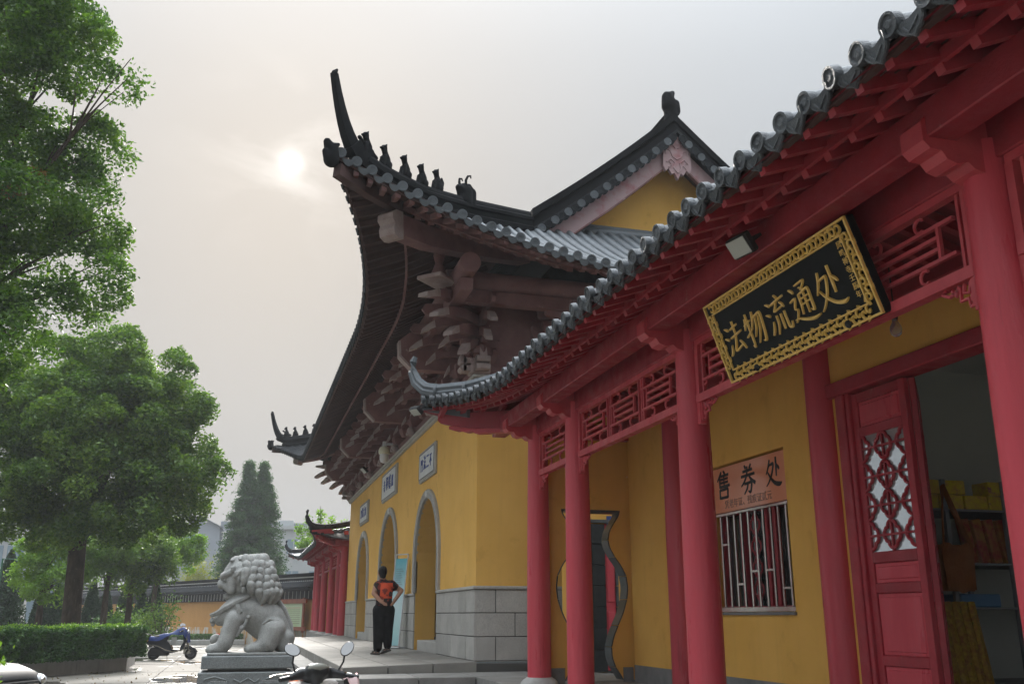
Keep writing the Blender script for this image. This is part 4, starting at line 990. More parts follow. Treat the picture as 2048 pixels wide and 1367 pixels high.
for k in range(nb_):
    y=WY0+.05+k*(WY1-WY0-.1)/(nb_-1)
    q=MB(); q.bev(WX+.004,WX+.024,y-.012,y+.012,WZ0+.05,2.585,.003); put('grille_bar',q,wf,mat=M_['steel'])
    if k<nb_-1:
        y2=y+(WY1-WY0-.1)/(nb_-1); zz=[1.80,2.28,1.98,2.36,1.98,2.28,1.86][k%7]
        if k%2==0:
            q=MB(); q.bev(WX+.002,WX+.022,y+.012,y2-.012,zz-.012,zz+.012,.003); put('grille_link',q,wf,mat=M_['steel'])
q=MB(); q.bev(WX-.03,WX+.0,WY0-.02,WY1+.02,WZ0-.03,WZ0-.001,.004); put('window_sill',q,wf,mat=M_['skirt'])
tsg=node('ticket_sign',(WX,8.9,2.63),'orange ticket office sign with large black characters above the barred window','sign')
q=MB(); q.box(WX+.035,WX+.055,WY0+.01,WY1-.01,2.63,WZ1-.02); put('panel',q,tsg,mat=M_['salmon'])
# ---- interior of the shop
rm=MB(); rm.box(8.6,8.7,-1,9.9,.6,4.6); rm.box(5.25,8.6,8.3,8.4,.6,4.6); rm.box(5.25,8.6,-1,8.3,4.1,4.15); rm.box(5.25,8.6,-1,8.3,.70,.745); rm.box(5.25,8.6,-1.1,-1,.6,4.6)
put('shop_room',rm,shop,mat=mat('pale_room_plaster',(.62,.63,.59),(.55,.56,.52),1,.9))  # even pale plaster on all room surfaces
shf=node('display_shelf',(6.6,7.95,.745),'grey metal display shelf inside the shop doorway','shelf')
ms=mat('grey_shelf',(.22,.23,.24),None,rough=.5)
SY0=7.55; SY1=8.2
for z in (2.52,2.02,1.62,.95):
    q=MB(); q.box(5.75,7.9,SY0,SY1,z-.02,z); put('shelf_board',q,shf,mat=ms)
for x in (5.78,6.42,7.1,7.85):
    for yy in (SY0+.02,SY1-.04):
        q=MB(); q.box(x-.02,x+.02,yy-.02,yy+.02,.745,2.8); put('post',q,shf,mat=ms)
ybox=mat('yellow_carton',(.62,.50,.03),(.52,.30,.05),18,.5,0,50,.4,c3=(.25,.06,.14),s3=9,t3=.6)
BX=[(6.10,2.52),(6.38,2.52),(6.66,2.52),(6.94,2.52),(7.22,2.52),(6.13,2.66),(6.42,2.66),(6.95,2.66)]
posw=['leftmost in the lower row','second from the left in the lower row','third from the left in the lower row','fourth from the left in the lower row','rightmost in the lower row','leftmost in the upper row','second from the left in the upper row','rightmost in the upper row']
for (x,z),pw_ in zip(BX,posw):
    q=MB(); q.bev(x,x+.26,SY0+.02,SY0+.24,z+.001,z+.135,.006); put('incense_carton',q,None,mat=ybox,label='yellow flowered carton on the shop top shelf, '+pw_,cat='carton',group='yellow cartons on the shop shelf')
bagm=mat('brown_cloth_bag',(.30,.10,.025),(.22,.07,.018),6,.85,.2,60)
for x,z,lb in ((5.86,2.35,'brown cloth shoulder bag hanging leftmost by the shop door'),(6.25,2.18,'brown cloth shoulder bag with broad strap hanging before the shelf')):
    bg=node('shoulder_bag',(x,SY0-.1,z-.4),lb,'bag','cloth bags in the shop')
    q=MB(); q.grid(lambda u,v:(x-.03+.36*u-.05*(1-v)*(u-.5),SY0-.10-.05*math.sin(math.pi*u)*math.sin(math.pi*v),z-.42+.42*v+.02*math.sin(9*u)),8,6); q.grid(lambda u,v:(x-.03+.36*u,SY0-.05,z-.42+.42*v),4,4); put('pouch',q,bg,mat=bagm)
    q=MB(); q.tube([(x,SY0-.1,z-.02),(x+.05,SY0-.08,z+.3),(x+.11,SY0-.05,z+.55),(x+.19,SY0-.07,z+.3),(x+.3,SY0-.1,z-.02)],.035,6,flat=.3); put('strap',q,bg,mat=bagm)
redp=mat('red_candle_pack',(.30,.02,.02),(.35,.16,.03),14,.35)
for k in range(5):
    x=6.72+k*.14; q=MB(); q.bev(-.05,.05,-.04,.04,0,.42,.008); put('candle_pack',q,None,T(x,SY0+.1,2.022)@RY(R(-9)),redp,label=['red candle packet leaning on the middle shelf, nearest the bags','second red candle packet from the bags on the middle shelf','third red candle packet from the bags on the middle shelf','fourth red candle packet from the bags on the middle shelf','red candle packet farthest from the bags on the middle shelf'][k],cat='packet',group='red packets on the shop shelf')
foil=mat('gold_foil_wrap',(.55,.40,.05),(.28,.10,.03),30,.22,.5,90,.5,metal=.7,c3=(.05,.22,.05),s3=26,t3=.62)
for k in range(7):
    x=5.80+k*.085
    q=smb(); q.tube([(x,SY0-.42,.75),(x+.015,SY0-.33,1.2),(x+.03,SY0-.24,1.66)],[.043,.045,.04],8); put('incense_bundle',q,None,mat=foil,label=f'gold foil wrapped incense bundle leaning inside the door, '+['first','second','third','fourth','fifth','sixth','last'][k]+' from the door leaf',cat='incense',group='foil wrapped incense bundles')
q=MB(); q.bev(6.5,6.95,SY0+.05,SY0+.4,1.62,1.74,.01); put('blue_tray',q,None,mat=mat('blue_plastic_tray',(.10,.22,.40),None,rough=.4),label='blue plastic tray of booklets on the lower shop shelf',cat='tray')
# ---- far pavilion beyond the gate: mirrored twin
pav=node('veranda_pavilion',(5,42.6,.7),'distant red columned veranda pavilion beyond the yellow gate','pavilion')
XP=T(0,48.25,.04)@SC(1,-1,1)
build_hall(XP,pav,COLY,(2*YMID-13.12,13.12),True)
q=MB(); q.box(5.05,5.25,-1.0,12.2,.4,4.95); q.box(3.9,8,12.2,12.35,.4,4.5); q.box(3.9,8,-1.2,-1.05,.4,4.5); put('wall',q,pav,XP,M_['yellow_in'])
q=MB(); q.box(3.45,8,-1.6,14.2,0,.74); put('plinth_base',q,pav,XP,M_['step'])
for a,b in ((11.6,10.8),(9.6,8.2),(6.6,4.6),(2.9,1.4)):
    q=MB(); q.box(5.02,5.06,b,a,.75,3.0); put('door_panel',q,pav,XP,M_['red_wood'])
# ---- name board
nb=node('name_board',(3.6,5.55,3.32),'black lacquer name board with gold characters and carved gilt border','name board')
bt=Vector((3.45,0,3.93)); bb=Vector((3.665,0,3.315)); upv=(bt-bb); BH=upv.length; upv.normalize(); BY0,BY1=4.62,6.51; BW=BY1-BY0
ex=Vector((0,-1,0)); ez=ex.cross(upv)   # local x -> -Y, local y -> up, local z -> outward (-X)
if ez.x>0: ez=-ez
BM=Matrix(((ex.x,upv.x,ez.x,bb.x),(ex.y,upv.y,ez.y,(BY0+BY1)/2),(ex.z,upv.z,ez.z,bb.z),(0,0,0,1)))
q=MB(); q.bev(-BW/2,BW/2,0,BH,-.07,-.004,.008); put('backing',q,nb,BM,M_['board_k'])
q=MB(); b_=.10
q.box(-BW/2+b_,BW/2-b_,b_,BH-b_,-.004,.004); put('field',q,nb,BM,M_['board_k'])
for (a,b,c,d) in ((-BW/2,BW/2,0,.016),(-BW/2,BW/2,BH-.016,BH),(-BW/2,-BW/2+.016,.016,BH-.016),(BW/2-.016,BW/2,.016,BH-.016),(-BW/2+b_-.012,BW/2-b_+.012,b_-.012,b_),(-BW/2+b_-.012,BW/2-b_+.012,BH-b_,BH-b_+.012),(-BW/2+b_-.012,-BW/2+b_,b_,BH-b_),(BW/2-b_,BW/2-b_+.012,b_,BH-b_)):
    q=MB(); q.bev(a,b,c,d,-.004,.02,.003); put('gilt_fillet',q,nb,BM,M_['gold'])
# carved scrolls of the border
def scroll(cx,cyy,ang,fl):
    q=MB(); P_=[]; 
    for k in range(12):
        t=k/11; a=ang+fl*t*5.2; r=.038*(1-.8*t); P_.append((cx+r*math.cos(a),cyy+r*math.sin(a),.006+.008*t))
    q.tube(P_,[.0115*(1-.25*k/11) for k in range(12)],5)
    ca,sa=math.cos(ang-fl*.6),math.sin(ang-fl*.6)
    q.tube([(cx+.034*ca,cyy+.034*sa,.008),(cx+.045*ca-.02*sa*fl,cyy+.045*sa+.02*ca*fl,.012),(cx+.03*ca-.045*sa*fl,cyy+.03*sa+.045*ca*fl,.006)],[.010,.011,.004],5)
    return q
m_in=b_/2+.002; k=0
L1=BW-.16; n1=34
for side in (0,1):
    for i in range(n1):
        x=-BW/2+.08+L1*(i+.5)/n1; yv=m_in if side==0 else BH-m_in
        put('border_scroll',scroll(x,yv+(.008 if i%2 else -.008),(1.2 if i%2 else -1.2)+math.pi*side,1 if i%2 else -1),nb,BM,M_['gold_old'])
n2=9
for side in (-1,1):
    for i in range(n2):
        yv=.10+(BH-.2)*(i+.5)/n2; put('border_scroll',scroll(side*(BW/2-m_in)+(.008 if i%2 else -.008),yv,(0 if i%2 else 3.1),1 if i%2 else -1),nb,BM,M_['gold_old'])
for xx in (-.52,.62):
    q=smb(); q.ball((xx,.03,.02),(.028,.028,.022),10,6); put('fixing_knob',q,nb,BM,M_['black_m'])
# ---- brush characters as tapered strokes in a 0..100 box (y up)
def brush(strokes,mat_,name,parent,M,scale,thick,h=.012,sub=6):
    """each stroke: list of (x,y,w); a smoothed ribbon with bevelled top"""
    mb=MB()
    for st in strokes:
        P=[np.array(p,float) for p in st]
        if len(P)==2: P=[P[0],(P[0]+P[1])/2,P[1]]
        pts=[]
        for i in range(len(P)-1):
            p0=P[max(0,i-1)];p1=P[i];p2=P[i+1];p3=P[min(len(P)-1,i+2)]
            for k in range(sub):
                t=k/sub; pts.append(.5*((2*p1)+(-p0+p2)*t+(2*p0-5*p1+4*p2-p3)*t*t+(-p0+3*p1-3*p2+p3)*t**3))
        pts.append(P[-1]); n=len(pts); v=[];f=[]
        for i,p in enumerate(pts):
            d=pts[min(n-1,i+1)]-pts[max(0,i-1)]; l=math.hypot(d[0],d[1]) or 1; nx_,ny_=-d[1]/l,d[0]/l
            w=max(.6,p[2])*thick/2
            for o,z in ((-1,0),(-.62,1),(.62,1),(1,0)): v.append(((p[0]-50+nx_*w*o)*scale,(p[1]-50+ny_*w*o)*scale,h*z))
        for i in range(n-1):
            for e in range(3): f.append((i*4+e,i*4+4+e,i*4+5+e,i*4+e+1))
        f.append((0,1,2,3)); f.append((n*4-1,n*4-2,n*4-3,n*4-4)); mb.add(v,f)
    return put(name,mb,parent,M,mat_)
CH={}
CH['法']=[[(20,86,4),(30,80,9),(34,76,5)],[(10,62,4),(20,57,9),(25,53,5)],[(12,14,5),(22,24,9),(30,40,3)],
 [(44,78,6),(62,81,7),(80,84,6)],[(62,96,8),(62,80,7),(61,58,6)],[(36,56,6),(60,60,8),(92,64,6)],[(60,58,6),(50,38,8),(40,22,7),(56,24,7),(80,30,6)],[(72,42,5),(82,28,9),(88,16,6)]]
CH['物']=[[(20,84,5),(16,70,7),(8,56,3)],[(10,68,5),(26,72,7),(40,75,4)],[(27,94,6),(27,60,8),(26,10,6),(20,14,3)],[(6,38,5),(22,44,7),(42,54,3)],
 [(58,92,6),(52,74,8),(40,54,3)],[(52,76,6),(74,80,8),(90,80,8),(88,50,8),(80,14,9),(70,14,3)],[(66,76,5),(58,52,7),(42,30,3)],[(80,76,5),(70,42,7),(50,12,3)]]
CH['流']=[[(18,88,4),(28,82,9),(32,78,5)],[(8,64,4),(18,59,9),(23,55,5)],[(10,12,5),(20,24,9),(28,42,3)],
 [(62,98,6),(68,91,8),(70,86,4)],[(36,80,6),(62,84,8),(94,88,6)],[(62,82,6),(52,70,6),(44,62,6),(62,64,6),(80,67,5)],[(74,78,5),(82,70,8),(86,62,4)],
 [(46,52,6),(44,30,7),(32,8,3)],[(64,52,6),(63,32,7),(62,14,5)],[(80,54,6),(80,30,7),(82,14,8),(92,12,7),(97,24,3)]]
CH['通']=[[(18,90,5),(27,82,9),(30,77,5)],[(8,62,6),(26,66,7),(28,62,6),(18,44,6),(26,38,6),(14,20,5),(6,14,4)],[(6,20,4),(20,20,6),(40,12,10),(70,6,11),(97,8,5)],
 [(44,92,5),(64,94,7),(80,94,7),(68,82,5),(60,77,4)],[(56,84,5),(64,80,7),(70,74,4)],[(46,70,7),(45,48,7),(40,24,4)],[(46,70,5),(66,73,7),(84,74,8),(84,48,8),(82,24,8),(74,28,3)],[(47,58,5),(66,60,5),(82,61,4)],[(46,45,5),(66,47,5),(82,48,4)],[(65,72,6),(65,48,7),(64,22,5)]]
CH['处']=[[(32,92,6),(24,70,8),(8,46,3)],[(24,72,5),(44,76,8),(54,74,8),(42,44,8),(22,20,6),(6,8,3)],[(18,52,5),(34,32,8),(58,14,11),(84,8,12),(99,12,4)],[(70,96,8),(70,64,9),(69,34,6)],[(72,72,5),(82,62,9),(88,54,5)]]
CH['售']=[[(40,98,7),(28,84,9),(8,66,5)],[(26,82,9),(26,60,9),(26,40,9)],[(54,98,7),(60,92,9),(64,86,6)],[(26,82,7),(60,82,8),(92,84,8)],[(26,70,7),(58,70,7),(86,71,7)],[(26,58,7),(58,58,7),(86,59,7)],[(26,44,8),(60,44,8),(96,46,9)],[(57,82,7),(57,60,7),(57,44,7)],
 [(24,34,9),(24,18,9),(24,2,9)],[(24,33,8),(50,33,8),(80,34,9),(80,18,9),(80,2,9)],[(24,5,8),(52,5,8),(80,5,8)]]
CH['券']=[[(30,96,7),(35,89,9),(38,83,6)],[(74,98,7),(68,90,9),(62,83,6)],[(18,76,8),(50,77,8),(82,79,8)],[(6,60,8),(50,61,8),(96,63,8)],[(48,92,8),(44,66,9),(28,44,8),(4,28,5)],[(56,62,8),(70,46,9),(98,30,11)],[(26,34,8),(52,35,8),(72,36,9),(70,18,9),(62,4,9),(50,8,5)],[(50,36,8),(42,18,8),(22,0,5)]]
# gold characters on the name board
xs_=[-.62,-.315,.0,.315,.62]
for ch,x in zip('法物流通处',xs_):
    brush(CH[ch],M_['gold'],'gold_character',nb,BM@T(x-.06,BH*.46,.005),.0030,.82,.014)
# small vertical inscription at the right
for i,ch in enumerate('凤鸣禅寺壬辰年'):
    me=text_mesh(ch,M_['gold'],.05,.003); put('small_character',me,nb,BM@T(BW/2-.145,BH-.145-i*.056,.006))
# ticket sign characters: face -X, reading along -Y
def face(x,y,z): return T(x,y,z)@Matrix(((0,0,-1,0),(-1,0,0,0),(0,1,0,0),(0,0,0,1)))
for ch,y in (('售',9.40),('券',8.86),('处',8.36)):
    brush(CH[ch],M_['ink'],'black_character',tsg,face(WX+.033,y,2.93),.0031,1.25,.003)
me=text_mesh('凭老年证、残疾证贰元',M_['ink2'],.098,.001); put('small_lettering',me,tsg,face(WX+.034,8.90,2.705))
# ---- lamps and small fittings on the halls
def flood(name,M,label,s=1.0,cat='floodlight',par=None):
    o=node(name,M,label,cat)
    q=MB(); q.bev(-.10*s,.10*s,-.035,.035,-.075*s,.075*s,.012); put('housing',q,o,M,M_['black_m'])
    q=MB(); q.bev(-.088*s,.088*s,-.042,-.036,-.063*s,.063*s,.004); put('lens',q,o,M,mat('lamp_lens_'+name,(.45,.46,.42),None,rough=.15))
    q=MB(); q.bev(-.115*s,-.103*s,-.01,.09,-.012,.012,.003); q.bev(.103*s,.115*s,-.01,.09,-.012,.012,.003); q.bev(-.115*s,.115*s,.09,.10,-.012,.012,.003); put('yoke',q,o,M,M_['black_m'])
    return o
flood('eave_floodlight',T(3.16,5.37,3.99)@RZ(R(-78))@RX(R(38)),'square black floodlight under the shop eave above the gold name board')
flood('corner_floodlight',T(2.25,12.95,4.33)@RZ(R(-60))@RX(R(52)),'small floodlight at the upturned corner of the shop eave',.9)
flood('gate_floodlight',T(3.40,28.4,5.74)@RZ(R(-80))@RX(R(45)),'pale floodlight under the gate eave left of the camera dome',1.4)
bl=node('light_bulb',(4.3,5.33,3.3),'bare glass light bulb hanging below the name board','bulb')
q=MB(); q.tube([(4.3,5.33,3.95),(4.3,5.33,3.60)],.006,5); put('flex',q,bl,mat=M_['black_m'])
q=smb(); q.lathe([(.012,3.60),(.022,3.585),(.024,3.545),(.02,3.54)],10,T(4.3,5.33,0)); put('socket',q,bl,mat=M_['black'])
bm_=bpy.data.materials.new('bulb_glass'); bm_.use_nodes=True; bbn=bm_.node_tree.nodes['Principled BSDF']; bbn.inputs['Base Color'].default_value=(.8,.8,.78,1); bbn.inputs['Roughness'].default_value=.08; bbn.inputs['Transmission Weight'].default_value=.75; bbn.inputs['IOR'].default_value=1.15
q=smb(); q.lathe([(.018,3.545),(.022,3.52),(.038,3.49),(.042,3.465),(.036,3.435),(.018,3.418),(.001,3.415)],14,T(4.3,5.33,0)); put('glass',q,bl,mat=bm_)
cc=node('dome_camera',(3.45,24.3,5.6),'white dome security camera on the gate cornice','security camera')
q=MB(); q.bev(3.40,3.70,24.26,24.34,5.80,5.86,.008); q.bev(3.36,3.46,24.25,24.35,5.74,5.90,.01); put('bracket',q,cc,mat=M_['white'])
q=smb(); q.lathe([(.04,5.78),(.12,5.74),(.155,5.66),(.15,5.58),(.12,5.56)],16,T(3.41,24.3,0)); put('shroud',q,cc,mat=mat('cream_plastic',(.62,.6,.45),None,rough=.4))
q=smb(); q.lathe([(.115,5.56),(.118,5.44),(.09,5.36),(.03,5.33)],16,T(3.41,24.3,0)); put('dome',q,cc,mat=M_['white'])
# ================================================================== vegetation
def leaf_mesh(name,C_,size,m,aspect=.5,droop=.25,up=.35,jit=.35):
    """one mesh of small folded leaves at the points C_ (n,3)"""
    n=len(C_); d=RNG.normal(size=(n,3)); d[:,2]=d[:,2]*.7-droop; d/=np.linalg.norm(d,axis=1)[:,None]
    nn=RNG.normal(size=(n,3)); nn[:,2]+=up*2; s=np.cross(d,nn); s/=np.maximum(1e-6,np.linalg.norm(s,axis=1))[:,None]
    L=size*(1+jit*RNG.uniform(-1,1,n))[:,None]; w=L*aspect*.5
    v=np.stack([C_-d*L*.5,C_-d*L*.02+s*w,C_+d*L*.5,C_-d*L*.02-s*w],1).reshape(-1,3)
    me=bpy.data.meshes.new(name); me.vertices.add(4*n); me.loops.add(4*n); me.polygons.add(n)
    me.vertices.foreach_set('co',v.astype(np.float32).ravel()); me.loops.foreach_set('vertex_index',np.arange(4*n,dtype=np.int32))
    me.polygons.foreach_set('loop_start',np.arange(0,4*n,4,dtype=np.int32)); me.polygons.foreach_set('loop_total',np.full(n,4,np.int32))
    me.update(); me.validate(); me.materials.append(m); return me
def lobes_to_leaves(lobes,nleaf,clump_r,per,depth=1.0,shell=.55):
    """lobes (x,y,z,r) carry rounded sprays near their surface; leaves sit on the upper, outer skin of each spray"""
    L_=np.array(lobes,float); wgt=L_[:,3]**2.2; wgt/=wgt.sum(); per=int(per*4.5); nc=max(3,int(nleaf/per)); out=[]; cen=[]
    idx=RNG.choice(len(L_),nc,p=wgt)
    dirs=RNG.normal(size=(nc,3)); dirs[:,2]+=.15; dirs/=np.linalg.norm(dirs,axis=1)[:,None]
    rad=shell+(1-shell)*RNG.uniform(0,1,nc)**.5
    c=L_[idx,:3]+dirs*(L_[idx,3]*rad)[:,None]*np.array([1,depth,.92])
    for k in range(nc):
        m=max(12,int(per*RNG.uniform(.5,1.5))); r=clump_r*1.55*RNG.uniform(.65,1.3)
        d=RNG.normal(size=(m,3)); d+=dirs[k]*.55; d[:,2]+=.35; d/=np.linalg.norm(d,axis=1)[:,None]
        rr=r*(1-.45*RNG.uniform(0,1,m)**2)*(1+.14*np.sin(d[:,0]*6+k)*np.cos(d[:,1]*7+2*k))
        q=d*rr[:,None]*np.array([1.08,1.08,.9])+RNG.normal(size=(m,3))*r*.10
        out.append(c[k]+q)
    return np.concatenate(out),c
def limbs(mb,base,fork,tips,r0,r1,sag=.1):
    for t in tips:
        t=Vector(t); f=Vector(fork); m1=f.lerp(t,.4)+Vector((RNG.uniform(-.3,.3),RNG.uniform(-.3,.3),.25)); m2=f.lerp(t,.75)+Vector((RNG.uniform(-.2,.2),RNG.uniform(-.2,.2),.1))
        mb.tube([f,m1,m2,t],[r0,r0*.62,r0*.36,r1],7,cap=False)
        for k in range(3):
            e=t+Vector((RNG.uniform(-1,1),RNG.uniform(-1,1),RNG.uniform(-.4,.7)))*(r0*5+.25); mb.tube([m2,m2.lerp(e,.5)+Vector((0,0,.08)),e],[r0*.3,r0*.2,r1*.6],5,cap=False)
GREEN=[(.022,.058,.013),(.04,.095,.018),(.068,.14,.024),(.105,.195,.03),(.155,.25,.036)]
LM_A=leafmat('camphor_leaf',GREEN,.42,.45,nscale=.9); LM_B=leafmat('camphor_leaf_bright',[(.03,.07,.018),(.055,.115,.024),(.092,.168,.03),(.138,.225,.037),(.20,.30,.045)],.42,.45,nscale=.7)
LM_C=leafmat('young_leaf',[(.06,.13,.02),(.105,.20,.03),(.16,.28,.04),(.21,.34,.045)],.45,.5,nscale=.8)
LM_H=leafmat('hedge_leaf',[(.018,.055,.014),(.03,.085,.02),(.05,.12,.025),(.09,.18,.03)],.25,.5,nscale=2.5)
LM_P=leafmat('cypress_leaf',[(.014,.036,.018),(.022,.052,.024),(.032,.07,.028)],.2,.6,nscale=1.5)
LM_M=leafmat('metasequoia_leaf',[(.012,.042,.012),(.02,.065,.016),(.034,.095,.02),(.05,.125,.024)],.3,.55,nscale=.8)
LM_Y=leafmat('bamboo_leaf',[(.12,.15,.02),(.2,.22,.03),(.28,.28,.04)],.4,.5)
LM_R=leafmat('reddish_leaf',[(.14,.06,.025),(.17,.10,.03)],.4,.5)
def tree(name,label,group,base,trunk,lobes,nleaf,lsize,clump,per,lm,fork,tips,tr,br=.10,bark='bark',depth=1.0,cat='tree',shell=.55):
    o=node(name,base,label,cat,group)
    P_,cen=lobes_to_leaves(lobes,nleaf,clump,per,depth,shell)
    mb=smb(); mb.tube(trunk,tr,14); 
    limbs(mb,base,fork,tips,br,.015)
    # twigs from fork area to some clumps
    for k in RNG.choice(len(cen),min(len(cen),16),replace=False):
        t=Vector(cen[k]); a=Vector(min(tips,key=lambda q:(Vector(q)-t).length)); a=Vector(fork).lerp(a,.7); mid=a.lerp(t,.5)+Vector((0,0,.12)); mb.tube([a,mid,t],[br*.22,br*.14,.008],5,cap=False)
    put('trunk',mb,o,mat=M_[bark]); put('crown',leaf_mesh('crown',P_,lsize,lm),o); return o
# big camphor at the left edge, trunk out of frame
LA=[(-4.00,20.0,14.04,.83),(-3.44,19.4,12.75,.86),(-3.58,20.6,11.27,.73),(-3.50,19.6,10.0,.58),(-3.25,20.2,9.39,.58),(-2.95,19.8,8.25,.75),(-4.80,19.3,13.14,1.2),(-4.91,20.3,10.96,1.2),(-4.23,19.5,9.33,.9),(-4.72,20.2,8.07,.9),(-3.83,19.9,7.61,.72),(-4.35,18.9,6.62,.85),(-4.62,18.8,5.99,.5),(-6.19,20,11.94,1.4),(-5.97,19.3,9.13,1.4),(-5.96,20.3,14.43,1.4),(-4.77,20,14.54,1.0),(-6.0,20,7.2,1.2)]
LA=[(x-.42,y,z,r*.96) for x,y,z,r in LA]
o=tree('camphor_tree','tall camphor tree filling the upper left corner, its trunk outside the picture','camphor trees',(-6.6,20.2,0),[(-6.6,20.2,0),(-6.5,20.2,3),(-6.3,20.1,6),(-6.1,20.0,8.5),(-5.8,20,10.8),(-5.7,20,13)],LA,122000,.105,.26,70,LM_A,(-6.3,20.1,6.2),[(-4.4,20,8.4),(-3.2,19.8,8.3),(-4.3,19.3,6.8),(-3.7,20,9.6),(-4.2,19.8,11.2),(-3.6,19.5,12.6),(-4.6,20,13.6),(-4.9,20.2,9.5)],[.30,.26,.22,.18,.13,.07],.085,shell=.45)
q_,c_=lobes_to_leaves([(-5.0,19.0,9.45,.35),(-4.5,19.0,9.7,.25)],260,.15,12); put('reddish_sprays',leaf_mesh('reddish_sprays',q_,.09,LM_R),o)
LB=[(-4.82,34,9.83,1.45),(-2.97,34,9.24,1.4),(-6.2,34,9.38,1.45),(-1.86,34,7.88,1.15),(-1.54,34,6.15,1.05),(-2.08,34,4.95,.95),(-3.76,33,7.43,1.7),(-5.66,33,7.51,1.7),(-6.95,34,6.77,1.5),(-7.03,33.6,5.13,1.2),(-5.42,32.6,5.51,1.4),(-3.69,32.6,5.23,1.35),(-2.7,33.4,6.45,1.4),(-7.77,34,8.41,1.25),(-6.04,33.4,4.35,.8),(-2.97,33.4,4.34,.7),(-4.51,33.2,4.23,.8),(-4.3,35.5,7,2.2),(-4.6,35.5,9,1.6)]
LB=[(x-.2-(.05*(x+4.6)),y,z,r*1.0) for x,y,z,r in LB]+[(-2.6,34.5,5.8,1.5),(-3.4,34.5,8.2,1.6),(-5.6,34.8,6.0,1.8),(-6.6,34.5,7.8,1.5)]
tree('camphor_tree','round camphor tree with thick dark trunk rising behind the clipped hedge','camphor trees',(-5.05,34,.3),[(-5.0,34,.2),(-5.05,34,1.3),(-5.13,34,3.7),(-5.05,34,5.2),(-4.9,34.1,7)],LB,205000,.135,.30,70,LM_B,(-5.1,34,3.9),[(-3.0,34,5.6),(-2.2,34,6.6),(-3.2,34,8.6),(-4.7,34,9.2),(-6.3,34,8.6),(-7.0,34,6.2),(-4.6,32.8,6.2),(-5.8,33,6.6)],[.34,.29,.26,.2,.1],.11,depth=1.15)
# smaller trees further back along the drive
for lab,base,lob,fork,top,lm in (
 ('young camphor tree with bright foliage left of the thick dark trunk',(-8.0,45,.2),[(-8.08,45,3.9,1.1),(-7.42,44.5,2.7,.85),(-8.4,45,3.0,.75),(-7.6,45,4.6,.8)],(-7.95,45,2.4),4.2,LM_C),
 ('small camphor tree with slim dark trunk, right behind the thick trunk',(-5.6,46,.2),[(-5.24,46,4.1,1.1),(-6.44,46,3.7,.95),(-5.7,45.5,4.8,.9),(-5.9,46,3.2,.7)],(-5.55,46,2.6),4.4,LM_C),
 ('small camphor tree between the slim trunk and the orange wall',(-4.75,47.5,.2),[(-4.3,47.5,4.1,1.1),(-3.9,47.5,4.9,.9),(-4.7,47,3.3,.8),(-3.6,47.5,3.7,.8)],(-4.7,47.5,2.5),4.5,LM_B),
 ('slender camphor tree nearest the tiled boundary wall',(-4.1,52,.2),[(-3.4,52,5.2,1.1),(-2.8,52,5.0,.9),(-3.2,52,4.1,.9),(-3.9,52,4.4,.8)],(-4.0,52,2.8),5.0,LM_C)):
    b=Vector(base); tree('young_camphor_tree',lab,'small trees along the drive',base,[b,b.lerp(Vector(fork),.5)+Vector((.04,0,0)),Vector(fork),Vector((fork[0]+.1,fork[1],top))],lob,17000,.13,.26,50,lm,fork,[(l[0],l[1],l[2]) for l in lob],[.17,.14,.11,.04],.06)
# dark clipped cypresses in a row at the back left
def cypress(x,y,h,r,label):
    n=int(7000*h/4); t=RNG.uniform(0,1,n)**.8; a=RNG.uniform(0,2*math.pi,n); rr=r*(1-t**1.6)*(.75+.3*RNG.uniform(0,1,n))+.03
    P_=np.stack([x+rr*np.cos(a),y+rr*np.sin(a),.2+t*h],1)
    o=node('cypress_tree',(x,y,0),label,'tree','clipped cypresses at the back left')
    q=smb(); q.tube([(x,y,0),(x,y,h*.8)],[.09,.02],6); put('trunk',q,o,mat=M_['bark_l']); 
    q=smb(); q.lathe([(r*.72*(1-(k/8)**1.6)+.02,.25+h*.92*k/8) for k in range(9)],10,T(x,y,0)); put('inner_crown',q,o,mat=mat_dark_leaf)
    put('crown',leaf_mesh('crown',P_,.16,LM_P,.35,-.4,.1),o)
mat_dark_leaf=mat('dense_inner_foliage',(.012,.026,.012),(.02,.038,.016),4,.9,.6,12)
cyp=[(-10.35,50,4.3,1.05,'broad cone shaped cypress at the far left edge')]
nm_=['second','third','fourth','fifth','sixth','seventh','eighth','ninth']
for k in range(8):
    cyp.append((-9.1+k*.72+RNG.uniform(-.1,.1),51.5+.3*k,2.9+RNG.uniform(-.3,.4),.55,f'dark columnar cypress behind the hedge, {nm_[k]} from the left edge'))
for c in cyp: cypress(*c)
